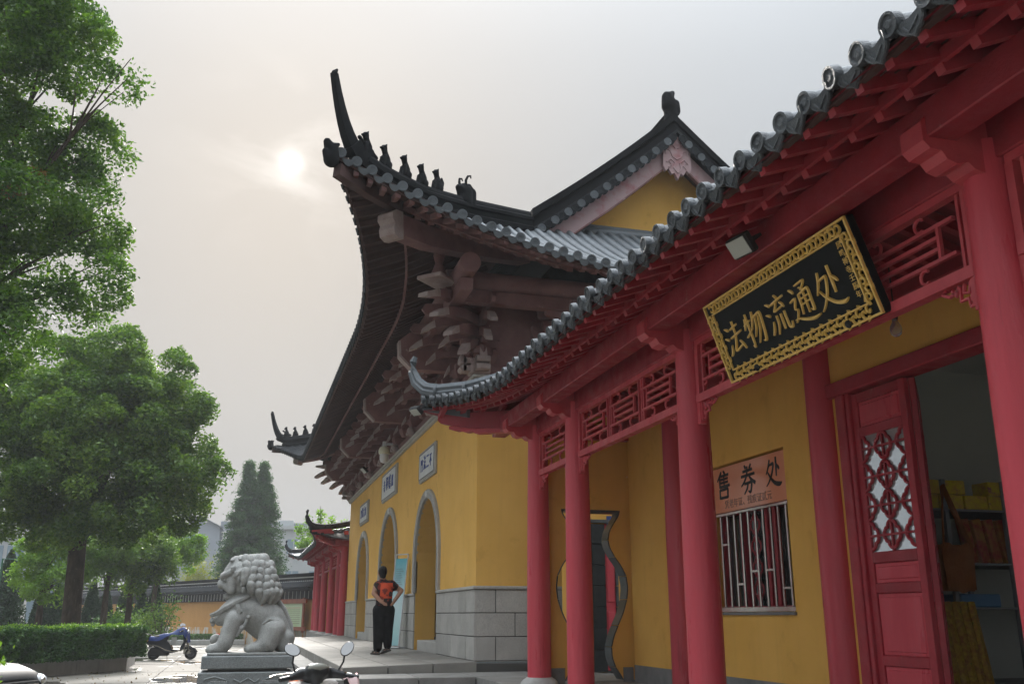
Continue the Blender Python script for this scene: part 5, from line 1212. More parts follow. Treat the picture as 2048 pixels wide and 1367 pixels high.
# twin dawn redwoods behind the boundary wall
for x,y,zt,rb,lab in ((.2,78,13.4,2.5,'conical dawn redwood, left one of the tall pair behind the boundary wall'),(1.35,78.6,13.5,2.9,'conical dawn redwood, right one of the tall pair behind the boundary wall')):
    o=node('redwood_tree',(x,y,0),lab,'tree','pair of dawn redwoods')
    q=smb(); q.tube([(x,y,0),(x+.05,y,zt*.5),(x,y,zt)],[.3,.18,.02],8)
    P_=[]
    for k in range(380):
        t=.12+.88*RNG.uniform()**.9; z=zt*t; L=(rb*(1-t)**.88*1.22+.10)*RNG.uniform(.7,1.12); a=RNG.uniform(0,2*math.pi)
        e=Vector((x+L*math.cos(a),y+L*math.sin(a),z+L*.18-.30*L)); m=Vector((x,y,z)).lerp(e,.5)+Vector((0,0,.1*L)); q.tube([(x,y,z),m,e],[.04,.025,.006],4,cap=False)
        n=int(190*(L/1.5)+60); tt=RNG.uniform(.12,1.05,n)[:,None]; p=np.array((x,y,z))*(1-tt)**2+2*np.array(m)*tt*(1-tt)+np.array(e)*tt*tt
        P_.append(p+RNG.normal(size=(n,3))*np.array([.16,.16,.11])+np.array([0,0,-.08]))
    put('trunk',q,o,mat=M_['bark_l']); put('crown',leaf_mesh('crown',np.concatenate(P_),.17,LM_M,.4,.35,.3),o)
# sparse magnolia behind the far pavilion
o=node('magnolia_tree',(4.6,56,0),'sparse young tree with open branches behind the far pavilion roof','tree')
q=smb(); q.tube([(4.6,56,0),(4.6,56,3.2),(4.55,56,4.9)],[.1,.08,.05],7); P_=[]
for e in ((3.1,56,6.3),(3.5,56.2,7.0),(4.25,55.8,7.6),(5.0,56,6.9),(5.7,56,6.8),(3.4,55.5,5.6),(2.9,56,5.7),(4.3,56,6.6),(5.4,55.6,6.2)):
    f=Vector((4.58,56,4.3)); e=Vector(e); m=f.lerp(e,.55)+Vector((0,0,-.15)); q.tube([f,m,e],[.045,.03,.01],5,cap=False)
    for k in range(9):
        t=.45+.55*RNG.uniform(); c=f*(1-t)**2+m*2*t*(1-t)+e*t*t; P_.append(np.array(c)+RNG.normal(size=(26,3))*.13)
put('trunk',q,o,mat=M_['bark_l']); put('crown',leaf_mesh('crown',np.concatenate(P_),.19,LM_C,.5,.2,.4),o)
# clump of yellowish bamboo
o=node('bamboo_clump',(-2.7,84,0),'yellow green bamboo clump between the grey block and the redwoods','bamboo')
q=MB(); P_=[]
for k in range(22):
    x=-3.0+RNG.uniform(-1.4,1.4); y=84+RNG.uniform(-.8,.8); h=RNG.uniform(4.2,6.4); q.tube([(x,y,0),(x+.1,y,h*.6),(x+RNG.uniform(-.4,.4),y,h)],[.03,.025,.01],5); P_.append(np.array([x,y,h*.72])+RNG.normal(size=(170,3))*np.array([.38,.38,h*.16]))
put('stems',q,o,mat=LM_Y); put('foliage',leaf_mesh('foliage',np.concatenate(P_),.25,LM_Y,.3,.4,.2),o)
# ---- clipped hedge in its concrete planter
C1=Vector((-2.98,31.16,0)); FD=Vector((-1.71,-2.68,0)).normalized(); BD=Vector((-.03,1,0)).normalized()
planter=node('concrete_planter',C1+FD*4,'long grey concrete planter wall under the clipped hedge','planter')
def quad_prism(mb,a,b,c,d,z0,z1): mb.prism([Vector((p.x,p.y,z0)) for p in (a,b,c,d)],(0,0,z1-z0))
for k in range(5):
    a=C1+FD*(k*2.05+.01); b=C1+FD*((k+1)*2.05-.01); q=MB(); n_=Vector((-FD.y,FD.x,0)); n_=n_ if n_.dot(BD)>0 else -n_
    quad_prism(q,a,b,b+n_*.14,a+n_*.14,0,.40); put('wall_panel',q,planter,mat=M_['concrete'])
for k in range(2):
    q=MB(); a=C1+BD*(k*1.9+.16); b=C1+BD*((k+1)*1.9+.14); n_=Vector((-1,0,0)); quad_prism(q,a,b,b+n_*.14,a+n_*.14,0,.40); put('wall_panel',q,planter,mat=M_['concrete'])
q=MB(); quad_prism(q,C1+FD*.2+BD*.2,C1+FD*10,C1+FD*10+BD*4,C1+BD*4-Vector((.2,0,0)),.05,.33); put('soil',q,planter,mat=mat('soil',(.05,.04,.03),(.03,.025,.02),6,.95,.5,20))
hedge=node('clipped_hedge',C1+FD*4,'long clipped dark green hedge in the concrete planter','hedge')
H0=C1-FD*.35+Vector((.28,-.2,0)); HL=11.0; HW=1.5; HZ0,HZ1=.38,1.21
nrmF=Vector((-FD.y,FD.x,0)); nrmF=nrmF if nrmF.dot(BD)>0 else -nrmF
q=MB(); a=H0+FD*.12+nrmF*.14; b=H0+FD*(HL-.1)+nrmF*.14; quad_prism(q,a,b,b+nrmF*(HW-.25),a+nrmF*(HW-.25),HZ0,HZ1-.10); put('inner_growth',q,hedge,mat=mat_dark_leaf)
pts=[]
n=52000
u=RNG.uniform(0,HL,n); side=RNG.choice(3,n,p=[.52,.38,.10]); a_=RNG.uniform(0,1,n)
bumpf=lambda u,w:.05*np.sin(u*3.1+w*2)+.04*np.sin(u*7.3+1)+.03*np.sin(w*5+u*11)
P_=np.zeros((n,3))
f=side==0; w_=a_[f]*(HZ1-HZ0)+HZ0; off=bumpf(u[f],w_*3)-.02+RNG.normal(size=f.sum())*.045; P_[f]=np.array(H0)+u[f][:,None]*np.array(FD)+off[:,None]*np.array(nrmF)*-1; P_[f,2]=w_
f=side==1; v_=a_[f]*HW; P_[f]=np.array(H0)+u[f][:,None]*np.array(FD)+v_[:,None]*np.array(nrmF); P_[f,2]=HZ1-.02+bumpf(u[f],v_)*.45+RNG.normal(size=f.sum())*.03
f=side==2; v_=a_[f]*HW; P_[f]=np.array(H0)+v_[:,None]*np.array(nrmF)+(RNG.normal(size=f.sum())*.05)[:,None]*np.array(FD); P_[f,2]=RNG.uniform(HZ0,HZ1,f.sum())
put('foliage',leaf_mesh('foliage',P_,.075,LM_H,.5,-.2,.3),hedge)
tp=P_[side==1][::3]+np.array([0,0,.035])+RNG.normal(size=(len(P_[side==1][::3]),3))*.02; put('new_shoots',leaf_mesh('new_shoots',tp,.07,LM_C,.45,-.8,.1),hedge)
# shrubs before the boundary wall
def shrub(name,label,c,r,h,n,lm,size,cat='shrub',stems=5):
    o=node(name,c,label,cat); q=smb(); P_=[]
    for k in range(stems):
        a=2*math.pi*k/stems+RNG.uniform(-.3,.3); e=Vector((c[0]+r*.7*math.cos(a),c[1]+r*.7*math.sin(a),c[2]+h*RNG.uniform(.75,1))); m=Vector(c).lerp(e,.5)+Vector((0,0,.1)); q.tube([c,m,e],[.03,.02,.006],5,cap=False)
        t=RNG.uniform(.3,1.05,n//stems)[:,None]; p=np.array(c)*(1-t)**2+2*np.array(m)*t*(1-t)+np.array(e)*t*t; P_.append(p+RNG.normal(size=p.shape)*np.array([r*.26,r*.26,h*.10]))
    put('stems',q,o,mat=M_['bark_l']); put('foliage',leaf_mesh('foliage',np.concatenate(P_),size,lm,.45,.1,.3),o)
shrub('garden_shrub','leafy multi stemmed shrub behind the parked scooter',(-3.1,46,.05),.8,2.2,700,LM_B,.16,stems=7)
shrub('garden_shrub','low grey green bush between the hedge end and the orange wall',(-4.6,50,.05),1.1,1.7,2600,LM_B,.13,stems=8)
shrub('garden_shrub','rounded dark bush beside the trunk, left of the leafy shrub',(-5.4,49,.05),.9,1.3,2200,LM_H,.13,stems=8)
q=MB(); q.bev(-4.2,.6,56,56.25,0,.26,.02); q.bev(-4.2,-3.95,56.25,58,0,.26,.02)
bed=node('flower_bed',(-2,57,0),'low kerbed flower bed with green edging plants under the orange wall','flower bed'); put('kerb',q,bed,mat=M_['concrete'])
P_=np.stack([RNG.uniform(-3.9,.5,5200),RNG.uniform(56.3,57.2,5200),.22+.34*RNG.uniform(0,1,5200)**.7],1); put('edging_plants',leaf_mesh('edging_plants',P_,.11,LM_H,.4,-.5,.3),bed)
P_=np.stack([RNG.normal(-.75,.14,40),RNG.normal(56.35,.1,40),.5+.1*RNG.uniform(0,1,40)],1); put('red_flowers',leaf_mesh('red_flowers',P_,.09,mat('red_petal',(.6,.06,.04),None,rough=.6),.8,-.3,.3),bed)
# leafy shoot at the lower left in front of the car
o=node('leafy_shoot',(-2.75,12.3,0),'bright green leafy shoot at the lower left edge in front of the car','shrub')
q=smb(); q.tube([(-2.85,12.3,0),(-2.8,12.3,.6),(-2.62,12.3,1.02)],[.02,.014,.006],5); put('stem',q,o,mat=M_['bark_l'])
P_=np.array([-2.60,12.3,1.0])+RNG.normal(size=(150,3))*np.array([.07,.1,.10]); put('foliage',leaf_mesh('foliage',P_,.075,LM_C,.5,.1,.3),o)
n_=900; fl=np.stack([RNG.uniform(-9,.2,n_),RNG.uniform(9,34,n_),np.full(n_,.012)],1); fl=fl[~((fl[:,1]>15.2)&(fl[:,0]>-.2))]
put('fallen_leaves',leaf_mesh('fallen_leaves',fl,.07,leafmat('dry_leaf',[(.10,.06,.02),(.16,.10,.03),(.10,.12,.03)],.1,.7),.5,0,3.0),kind='stuff',label='dry leaves scattered over the road',cat='leaves')
# ================================================================== boundary wall and buildings beyond
BW0=Vector((3.95,49.9,0)); BWD=Vector((-5.15,11,0)).normalized(); BN=Vector((-BWD.y,BWD.x,0)); BN=BN if BN.y<0 else -BN   # toward viewer
bwall=node('boundary_wall',BW0+BWD*12,'orange boundary wall with black tiled coping behind the lion','wall')
def bx_along(mb,s0,s1,n0,n1,z0,z1):
    a=BW0+BWD*s0+BN*n0; b=BW0+BWD*s1+BN*n0; c=BW0+BWD*s1+BN*n1; d=BW0+BWD*s0+BN*n1; mb.prism([Vector((p.x,p.y,z0)) for p in (a,b,c,d)],(0,0,z1-z0))
BL=46
peel=mat('peeled_whitewash',(.62,.34,.12),(.55,.29,.095),.5,.85,.1,30,.2,c3=(.60,.58,.53),s3=.9,t3=.455,stretch=(2.2,2.2,.8))
q=MB(); bx_along(q,0,BL,-.3,0,.55,2.32); put('wall_face',q,bwall,mat=M_['orange'])
q=MB(); bx_along(q,0,BL,-.3,.002,0,.85); put('peeling_base',q,bwall,mat=peel)
q=MB(); bx_along(q,0,BL,-.3,.14,2.32,2.78); put('eave_band',q,bwall,mat=M_['tile_d'])
for k in range(58):
    s0=.3+k*.42; q=MB(); bx_along(q,s0,s0+.05,.14,.15,2.36,2.74); put('band_joint',q,bwall,mat=M_['lime'])
for k in range(110):
    s0=.12+k*.22; p=BW0+BWD*s0+BN*.50; put('eave_disc',DISC_D,bwall,frame_toward((p.x,p.y,2.90),(BN.x,BN.y,-.1)))
q=MB(); q.prism([Vector((p.x,p.y,z)) for p,z in ((BW0+BN*.50,2.84),(BW0-BN*.15,3.30),(BW0-BN*.8,2.84),(BW0-BN*.8,2.76),(BW0+BN*.50,2.76))],BWD*BL); put('tile_slope',q,bwall,mat=M_['tile_d'])
for k in range(160):
    s0=.12+k*.22; a=BW0+BWD*s0+BN*.51; b=BW0+BWD*s0-BN*.1; q=smb(); q.sweep([(a.x,a.y,2.86),(b.x,b.y,3.29)],[(.06*math.cos(math.pi*j/4),.06*math.sin(math.pi*j/4)) for j in range(5)]); put('barrel_tile_row',q,bwall,mat=M_['tile_d'])
q=MB(); bx_along(q,0,BL,-.28,-.02,3.26,3.40); bx_along(q,0,BL,-.32,.02,3.46,3.64); put('coping_ridge',q,bwall,mat=M_['ridge'])
q=MB(); bx_along(q,0,BL,-.26,-.01,3.40,3.46); put('lime_line',q,bwall,mat=M_['lime']); q=MB(); bx_along(q,0,BL,-.30,.03,3.22,3.26); put('lime_line',q,bwall,mat=M_['lime'])
# notice board fixed in front of the wall
NB0=BW0+BWD*.55+BN*.35; nbd=node('notice_board',NB0,'brown framed notice board with pale green poster on the orange wall','notice board')
def nbx(name,s0,s1,n0,n1,z0,z1,m):
    a=NB0+BWD*s0+BN*n0; b=NB0+BWD*s1+BN*n0; c=NB0+BWD*s1+BN*n1; d=NB0+BWD*s0+BN*n1; q=MB(); q.prism([Vector((p.x,p.y,z0)) for p in (a,b,c,d)],(0,0,z1-z0)); put(name,q,nbd,mat=m)
fw=mat('red_brown_wood',(.28,.10,.06),(.2,.07,.045),4,.6)
W_n=3.6
nbx('frame_rail',-.1,W_n+.1,0,.1,2.12,2.34,fw); nbx('frame_rail',-.1,W_n+.1,0,.1,.80,.98,fw); nbx('frame_post',.1,.24,.0,.09,.7,2.4,fw); nbx('frame_post',W_n-.24,W_n-.1,.0,.09,.7,2.4,fw)
nbx('poster',.24,W_n-.24,.02,.05,.98,2.12,mat('pale_green_poster',(.50,.60,.42),(.44,.56,.34),1.2,.4))
for k in range(9): nbx('text_line',.5,W_n-.6-.3*(k%3),.05,.055,1.9-k*.095,1.915-k*.095,M_['ink2'] if k else mat('red_heading',(.6,.1,.08),None,rough=.5))
# distant blocks, wall colours paled to stand in for haze
grey1=mat('hazed_blue_cladding',(.25,.28,.32),(.23,.255,.295),.3,.7); grey2=mat('hazed_grey_render',(.42,.44,.45),(.38,.40,.41),.3,.8,streak=.2); gl=mat('blue_window_glass',(.20,.27,.32),(.16,.23,.28),.4,.15)
b1=node('grey_office_block',(0,125,0),'hazy grey block with glazed strip and white vertical characters','building')
q=MB(); q.prism([(-7.2,122,0),(-7.2,122,11.6),(-5.0,122,13.0),(-2.6,122,11.9),(-2.6,122,0)],(0,10,0)); put('gabled_wing',q,b1,mat=grey1)
q=MB(); q.prism([(-7.5,121.7,11.55),(-5.0,121.7,13.15),(-2.3,121.7,11.85),(-2.3,121.7,11.7),(-5.0,121.7,12.95),(-7.5,121.7,11.4)],(0,10.5,0)); put('wing_roof',q,b1,mat=M_['tile_g'])
q=MB(); q.box(-2.6,9,124,134,0,12.2); put('main_wall',q,b1,mat=grey1)
q=MB(); q.box(-2.6,9,123.9,134,12.2,12.75); put('parapet',q,b1,mat=grey1)
for k in range(6):
    q=MB(); z0=1.6+k*1.62; q.box(-6.5,-4.3,121.93,121.98,z0,z0+1.25); put('window',q,b1,mat=gl)
for k in range(5):
    for j in range(3):
        q=MB(); q.box(2+j*2.2,3.4+j*2.2,123.93,123.98,2+k*2,3.2+k*2); put('window',q,b1,mat=gl)
for k,ch in enumerate('琥珀'):
    me=text_mesh(ch,M_['lime'],1.5,.05,offset=.03); put('lettering',me,b1,T(-1.75,123.9,10.75-k*1.6)@RX(math.pi/2))
b2=node('pale_grey_block',(8,104,0),'pale grey rendered block with two windows behind the far pavilion','building')
q=MB(); q.box(3.2,16,102,112,0,10.1); put('wall',q,b2,mat=grey2); q=MB(); q.box(3.0,16.2,101.8,112.2,10.1,10.45); put('parapet',q,b2,mat=grey2); q=MB(); q.box(3.6,5.2,103,106,10.45,11.1); put('roof_stair',q,b2,mat=grey2)
for (x,z) in ((4.6,7.6),(7.0,7.6),(9.4,7.6),(4.6,4.4),(7.0,4.4),(9.4,4.4)):
    q=MB(); q.box(x,x+1.3,101.93,101.98,z,z+1.5); w_=put('window',q,b2,mat=gl); q=MB(); q.box(x-.08,x+1.38,101.86,101.97,z-.14,z-.02); put('sill',q,w_,mat=grey2)
    q=MB(); q.box(x+.62,x+.68,101.9,101.94,z,z+1.5); put('mullion',q,w_,mat=grey2)
b3=node('glazed_block',(-18,88,0),'hazy blue grey glazed block at the far left behind the cypresses','building')
q=MB(); q.box(-26,-13.6,88,98,0,7.6); put('wall',q,b3,mat=grey2)
for k in range(7):
    for j in range(3):
        q=MB(); q.box(-25+k*1.6,-23.7+k*1.6,87.93,87.98,1+j*2.2,2.7+j*2.2); put('window',q,b3,mat=gl)
q=MB(); q.box(-26.1,-13.5,87.85,98,7.6,7.85); put('parapet',q,b3,mat=grey2)
q=MB()
o=node('garden_stair',(-13,62,0),'white stepped stair structure at the far left edge','stair')
for k in range(7):
    q=MB(); q.box(-15,-12.1,62+k*.3,62.3+k*.3,0,1.5+k*.28); put('step',q,o,mat=M_['white'])
o=node('fence_post',(-9.9,46,0),'thin green fence post at the far left edge','post'); q=smb(); q.tube([(-9.85,46,0),(-9.85,46,3.9)],.035,8); put('post',q,o,mat=mat('green_paint',(.05,.14,.09),None,rough=.5)); q=smb(); q.tube([(-9.85,46,3.88),(-8.6,46,3.86)],.02,6); put('cross_wire',q,o,mat=mat('green_paint_wire',(.05,.14,.09),None,rough=.5))
# ================================================================== stone lion on pedestal
k_=.00158
def LP(x,y,d=0.0): return ((x-545)*k_,d,(1085-y)*k_)
LIONM=T(.215,13.0,1.10)@SC(.86,.86,.85)
lion=node('stone_lion',LIONM,'grey stone guardian lion facing left on a carved granite pedestal','statue')
caps=[]
def cp(a,ra,b,rb,d0=0,d1=0): caps.append((LP(*a,d0),ra*k_,LP(*b,d1),rb*k_))
cp((800,950),130,(690,800),165); cp((690,800),165,(560,720),170); cp((560,720),170,(430,690),150); cp((610,640),125,(530,520),130); cp((430,690),140,(330,740),110); cp((640,860),120,(520,800),95)
cp((330,760),95,(250,790),60); cp((800,990),95,(830,1000),90,.05,-.05)
for sg in (-1,1):
    cp((735,880),118,(690,1000),98,sg*.17,sg*.2); cp((690,1035),55,(560,1048),50,sg*.22,sg*.24); cp((560,1052),44,(530,1050),38,sg*.24,sg*.24)
    cp((395,790),95,(340,900),76,sg*.16,sg*.18); cp((340,900),74,(312,1000),74,sg*.18,sg*.19); cp((300,1040),55,(200,1052),48,sg*.19,sg*.2)
    cp((870,960),75,(860,1030),70,sg*.12,sg*.12)
    caps.append((LP(205,1058,sg*.25),.045)); caps.append((LP(170,1058,sg*.2),.048)); caps.append((LP(205,1060,sg*.15),.045))
    caps.append((LP(520,1060,sg*.28),.04)); caps.append((LP(505,1060,sg*.22),.04))
me=blob(caps,.019,M_['lion'],7,.5); put('body',me,lion,LIONM)
caps=[]
cp((500,400),165,(420,385),155); cp((520,480),140,(460,470),130); cp((380,420),95,(310,440),85); cp((300,455),62,(245,462),48,0,0)
cp((260,395),40,(250,390),36,-.07,.07); cp((310,350),62,(370,290),80); cp((240,478),38,(225,455),26,-.03,.03); cp((340,575),44,(290,578),32,0,0); cp((410,560),75,(350,575),50)
for sg in (-1,1):
    cp((270,385),34,(320,360),36,sg*.13,sg*.16); cp((255,470),34,(300,500),40,sg*.06,sg*.1); cp((330,440),48,(330,520),44,sg*.13,sg*.13); cp((300,425),20,(285,428),18,sg*.135,sg*.13); cp((360,395),26,(405,350),18,sg*.2,sg*.24)
me=blob(caps,.013,M_['lion'],3,.5); put('head',me,lion,LIONM)
q=smb(); q.ball(LP(292,524,0),(.062,.098,.026),12,8); put('mouth_shade',q,lion,LIONM,M_['black_m'])  # black ball stands in for the shade in the open mouth
for sg in (-1,1):
    q=smb(); q.ball(LP(268,432,sg*.125),(.028,.02,.026),10,7); put('eye',q,lion,LIONM,M_['lion'])
# spiral mane curls
curl=smb(); curl.lathe([(.042,-.04),(.055,-.01),(.056,.012),(.046,.032),(.037,.034),(.036,.042),(.024,.052),(.017,.051),(.015,.058),(.002,.064)],12); CURL=blob([((0,.01,.0),.052,(0,-.035,.012),.042),((0,-.035,.012),.042,(.0,-.075,.022),.018),((-.018,-.03,.04),.014,(.014,-.012,.05),.012),((.0,.02,.01),.05,(0,.03,-.03),.05)],.0085,M_['lion'],2,.5)
hc=Vector(LP(480,420)); 
for r_,(cx_,cy_,rad) in enumerate(((480,420,190),)):
    pass
rows_c=[(250,360,640,.12),(310,350,690,.20),(375,365,715,.245),(440,395,735,.265),(505,430,755,.275),(570,480,770,.27)]
for ri,(cyr,xa,xb,dmax) in enumerate(rows_c):
    n=6
    for sg in (-1,1):
        for k in range(n):
            t=(k+.5*(ri%2))/(n-.5)
            ang=.02+t*math.pi*.49
            X=xa+75+(xb-xa-75)*math.sin(ang); D=sg*dmax*math.cos(ang)
            yy=cyr+10*math.sin(k*2.1+ri)
            p=Vector(LP(X,yy,D)); out=Vector((math.sin(ang),sg*math.cos(ang)*1.2,.35-.16*ri))
            s=1.28+.1*math.sin(k*1.7+ri); put('mane_curl',CURL,lion,LIONM@frame_toward(p-out.normalized()*.03,out)@RZ(.35*math.sin(k*2.3+ri*1.7))@SC(s*1.08,s*1.3,1.35))
for k in range(6):
    p=Vector(LP(350+k*50,232-18*math.sin(math.pi*k/5),.0)); put('mane_curl',CURL,lion,LIONM@frame_toward(p-Vector((0,0,.02)),(-.15+.12*k,-.25,1))@SC(1.35,1.35,1.1))
for sg in (-1,1):   # beard curls along the cheek
    for k,(x,y) in enumerate(((335,330),(365,375),(400,420),(430,470),(445,520))):
        p=Vector(LP(x,y,sg*(.185+.006*k))); put('mane_curl',CURL,lion,LIONM@frame_toward(p,(-.5,sg,0))@SC(.72,.72,.9))
# chest strap with bell, tassels and a curling tail up the back
for sg in (-1,1):
    q=MB(); q.tube([LP(500,575,sg*.20),LP(400,625,sg*.225),LP(300,680,sg*.185),LP(215,735,sg*.11),LP(165,755,sg*.02)],[.018,.022,.022,.02,.018],6,flat=1.8); put('chest_strap',q,lion,LIONM,M_['lion'])
    q=smb(); q.tube([LP(395,650,sg*.235),LP(420,720,sg*.25),LP(400,780,sg*.245),LP(330,740,sg*.20)],[.03,.045,.03,.012],7); put('shoulder_scroll',q,lion,LIONM,M_['lion'])
    q=smb(); q.tube([LP(500,760,sg*.23),LP(480,830,sg*.245),LP(440,880,sg*.24),LP(410,940,sg*.225)],[.022,.024,.036,.016],7); q.ball(LP(500,770,sg*.24),.033,8,6); q.ball(LP(450,865,sg*.25),.042,8,6); put('tassel',q,lion,LIONM,M_['lion'])
    q=smb(); q.tube([LP(640,830,sg*.26),LP(690,790,sg*.285),LP(770,800,sg*.27),LP(840,850,sg*.2)],[.014,.02,.02,.012],6); put('haunch_scroll',q,lion,LIONM,M_['lion'])
q=smb(); q.ball(LP(185,800,0),(.045,.045,.05),10,8); q.ball(LP(190,835,0),.03,8,6); put('bell',q,lion,LIONM,M_['lion'])
q=smb(); q.tube([LP(905,960),LP(890,840),LP(830,700),LP(770,620),LP(735,575)],[.05,.04,.034,.03,.012],8,flat=1.4); put('tail',q,lion,LIONM,M_['lion'])
q=smb(); q.ball(LP(225,975,.2),.085,12,9); put('ball_under_paw',q,lion,LIONM,M_['lion'])
q=MB(); q.bev(-.60,.60,-.34,.34,-.035,.004,.01); put('footing_slab',q,lion,LIONM,M_['lion'])
ped=node('lion_pedestal',(.22,13.0,0),'dark granite pedestal with beaded panels under the stone lion','pedestal')
PM=T(.205,13.0,0)@SC(.86,.86,1)
q=MB(); q.bev(-.655,.62,-.42,.42,.915,1.068,.012); put('top_slab',q,ped,PM,M_['granite_d'])
q=MB(); q.box(-.56,.54,-.36,.36,.88,.915); put('shadow_joint',q,ped,PM,M_['joint'])
q=MB(); q.bev(-.69,.625,-.44,.44,.12,.88,.012); put('die_block',q,ped,PM,M_['granite_d'])
q=MB(); q.bev(-.78,.72,-.52,.52,0,.12,.015); put('base_slab',q,ped,PM,M_['granite_d'])
for x0 in (-.52,.18):
    for a,b,c,d in ((x0,x0+.25,.74,.765),(x0,x0+.025,.4,.74),(x0+.225,x0+.25,.4,.74),(x0,x0+.25,.38,.405)):
        q=MB(); q.bev(a,b,-.462,-.438,c,d,.004); put('panel_frame',q,ped,PM,M_['granite_d'])
    for k in range(10):
        q=smb(); q.ball((x0+.02+k*.023,-.452,.775),(.009,.012,.009),6,4); put('bead',q,ped,PM,M_['lion'])
    for k in range(8):
        q=smb(); q.ball((x0-.012,-.452,.75-k*.03),(.009,.012,.010),6,4); put('bead',q,ped,PM,M_['lion'])
for pth in ([(-.26,.50),(-.16,.62),(-.05,.7),(.06,.62),(.15,.5)],[(-.2,.8),(-.1,.76),(0,.81),(.1,.76),(.16,.8)],[(-.6,.8),(-.45,.83),(-.3,.79)],[(.25,.8),(.4,.83),(.55,.79)]):
    q=MB(); q.tube([(a,-.44,b) for a,b in pth],.012,5); put('carved_line',q,ped,PM,M_['granite_d'])
# ================================================================== person with hands on the waist
kp=.00174
def PP(x,y,d=0.0): return ((x-395)*kp,d,(1236-y)*kp)
PMx=T(2.80,19.2,.815)@RZ(R(8))
pers=node('person',PMx,'person in red and black top and black trousers, seen from behind, hands on waist','person')
cs=[]
def pc(a,ra,b,rb,d0=0,d1=0): cs.append((PP(*a,d0),ra*kp,PP(*b,d1),rb*kp))
pc((364,360),47,(366,330),46,.02,.02); pc((370,400),34,(380,450),34,.0,-.0)
pc((330,500),52,(470,495),54); pc((395,540),88,(395,640),80); pc((395,640),80,(395,730),88)
pc((300,495),36,(268,580),28,0,-.02); pc((268,580),28,(335,665),21,-.02,-.12); pc((335,665),20,(372,688),17,-.12,-.15)
pc((495,490),36,(592,545),27,0,-.03); pc((592,545),27,(505,650),21,-.03,-.10); pc((505,650),20,(478,685),17,-.10,-.13)
pc((348,760),66,(345,960),46,0,.01); pc((345,960),46,(340,1165),26,.01,-.01); pc((445,760),66,(448,950),46,0,.0); pc((448,950),46,(458,1130),26,.0,.03)
pc((338,1180),24,(336,1216),20,0,0); pc((336,1218),18,(318,1224),15,.0,.10); pc((460,1140),24,(462,1170),21,.03,.03); pc((462,1175),20,(440,1206),16,.03,.10)
pc((320,345),12,(320,365),10,.02,.02); pc((412,345),12,(412,365),10,.02,.02)
for j,(dx,dy) in enumerate(((0,0),(8,9),(14,18),(18,28))):
    pc((368,684+j*7),8,(398+dx*.3,690+j*7),6.5,-.155,-.165); pc((478,684+j*6),8,(452,693+j*7),6.5,-.135,-.15)
pc((345,660),9,(362,648),7,-.13,-.15); pc((500,655),9,(480,640),7,-.11,-.13)
me=blob(cs,.0125,M_['skin'],3,.5); put('body',me,pers,PMx)
cs=[]; pc((364,348),49,(366,326),50,.0,.0); pc((362,378),40,(366,386),34,-.03,-.035); cs.append((PP(366,338,.0),(.090,.102,.104)))
me=blob(cs,.012,M_['hair'],3,.5); put('hair',me,pers,PMx@T(0,-.014,.006))
shirt=mat('black_red_print',(.62,.085,.04),(.06,.02,.015),13,.8,.2,60,.2,lo=.56,hi=.6); dk=mat('dark_shirt_trim',(.025,.018,.018),(.09,.02,.016),22,.8)
cs=[]; pc((325,498),62,(475,492),64); pc((395,545),100,(395,650),93); pc((395,650),93,(395,705),99); pc((372,450),44,(382,455),46); pc((475,490),58,(520,505),44,0,-.005)
def blouse_mat():
    m=bpy.data.materials.new('red_black_blouse'); m.use_nodes=True; t=m.node_tree; N=t.nodes; L=t.links; b=N['Principled BSDF']; b.inputs['Roughness'].default_value=.8; b.inputs['Specular IOR Level'].default_value=.15
    tc_=N.new('ShaderNodeTexCoord'); sp=N.new('ShaderNodeSeparateXYZ'); L.new(tc_.outputs['Object'],sp.inputs[0])
    def M2(op,a,bb):
        n=N.new('ShaderNodeMath'); n.operation=op
        for i,v in enumerate((a,bb)):
            if isinstance(v,(int,float)): n.inputs[i].default_value=v
            else: L.new(v,n.inputs[i])
        return n.outputs[0]
    nz=N.new('ShaderNodeTexNoise'); nz.inputs['Scale'].default_value=13; L.new(tc_.outputs['Object'],nz.inputs['Vector'])
    ins=M2('MULTIPLY',M2('LESS_THAN',M2('ABSOLUTE',M2('SUBTRACT',sp.outputs['X'],.008),0),.128),M2('MULTIPLY',M2('GREATER_THAN',sp.outputs['Z'],1.05),M2('LESS_THAN',sp.outputs['Z'],1.345)))
    ins=M2('MULTIPLY',ins,M2('LESS_THAN',nz.outputs['Fac'],.585))
    low=M2('GREATER_THAN',nz.outputs['Fac'],.56)
    x1=N.new('ShaderNodeMix'); x1.data_type='RGBA'; x1.inputs[6].default_value=(.03,.02,.02,1); x1.inputs[7].default_value=(.22,.04,.03,1); L.new(low,x1.inputs[0])
    x2=N.new('ShaderNodeMix'); x2.data_type='RGBA'; x2.inputs[7].default_value=(.60,.085,.035,1); L.new(x1.outputs[2],x2.inputs[6]); L.new(ins,x2.inputs[0]); L.new(x2.outputs[2],b.inputs['Base Color']); return m
me=blob(cs,.014,blouse_mat(),4,.5); put('blouse',me,pers,PMx)
q=smb(); q.ball(PP(440,585,-.150),(.045,.012,.05),10,6); put('printed_motif',q,pers,PMx,dk)
cs=[]; pc((395,722),98,(395,745),102); pc((345,765),80,(342,960),62,0,.01); pc((342,960),62,(340,1165),50,.01,-.0); pc((447,765),80,(450,950),62); pc((450,950),62,(458,1135),48,.0,.02)
me=blob(cs,.0135,M_['trousers'],4,.5); put('trousers',me,pers,PMx)
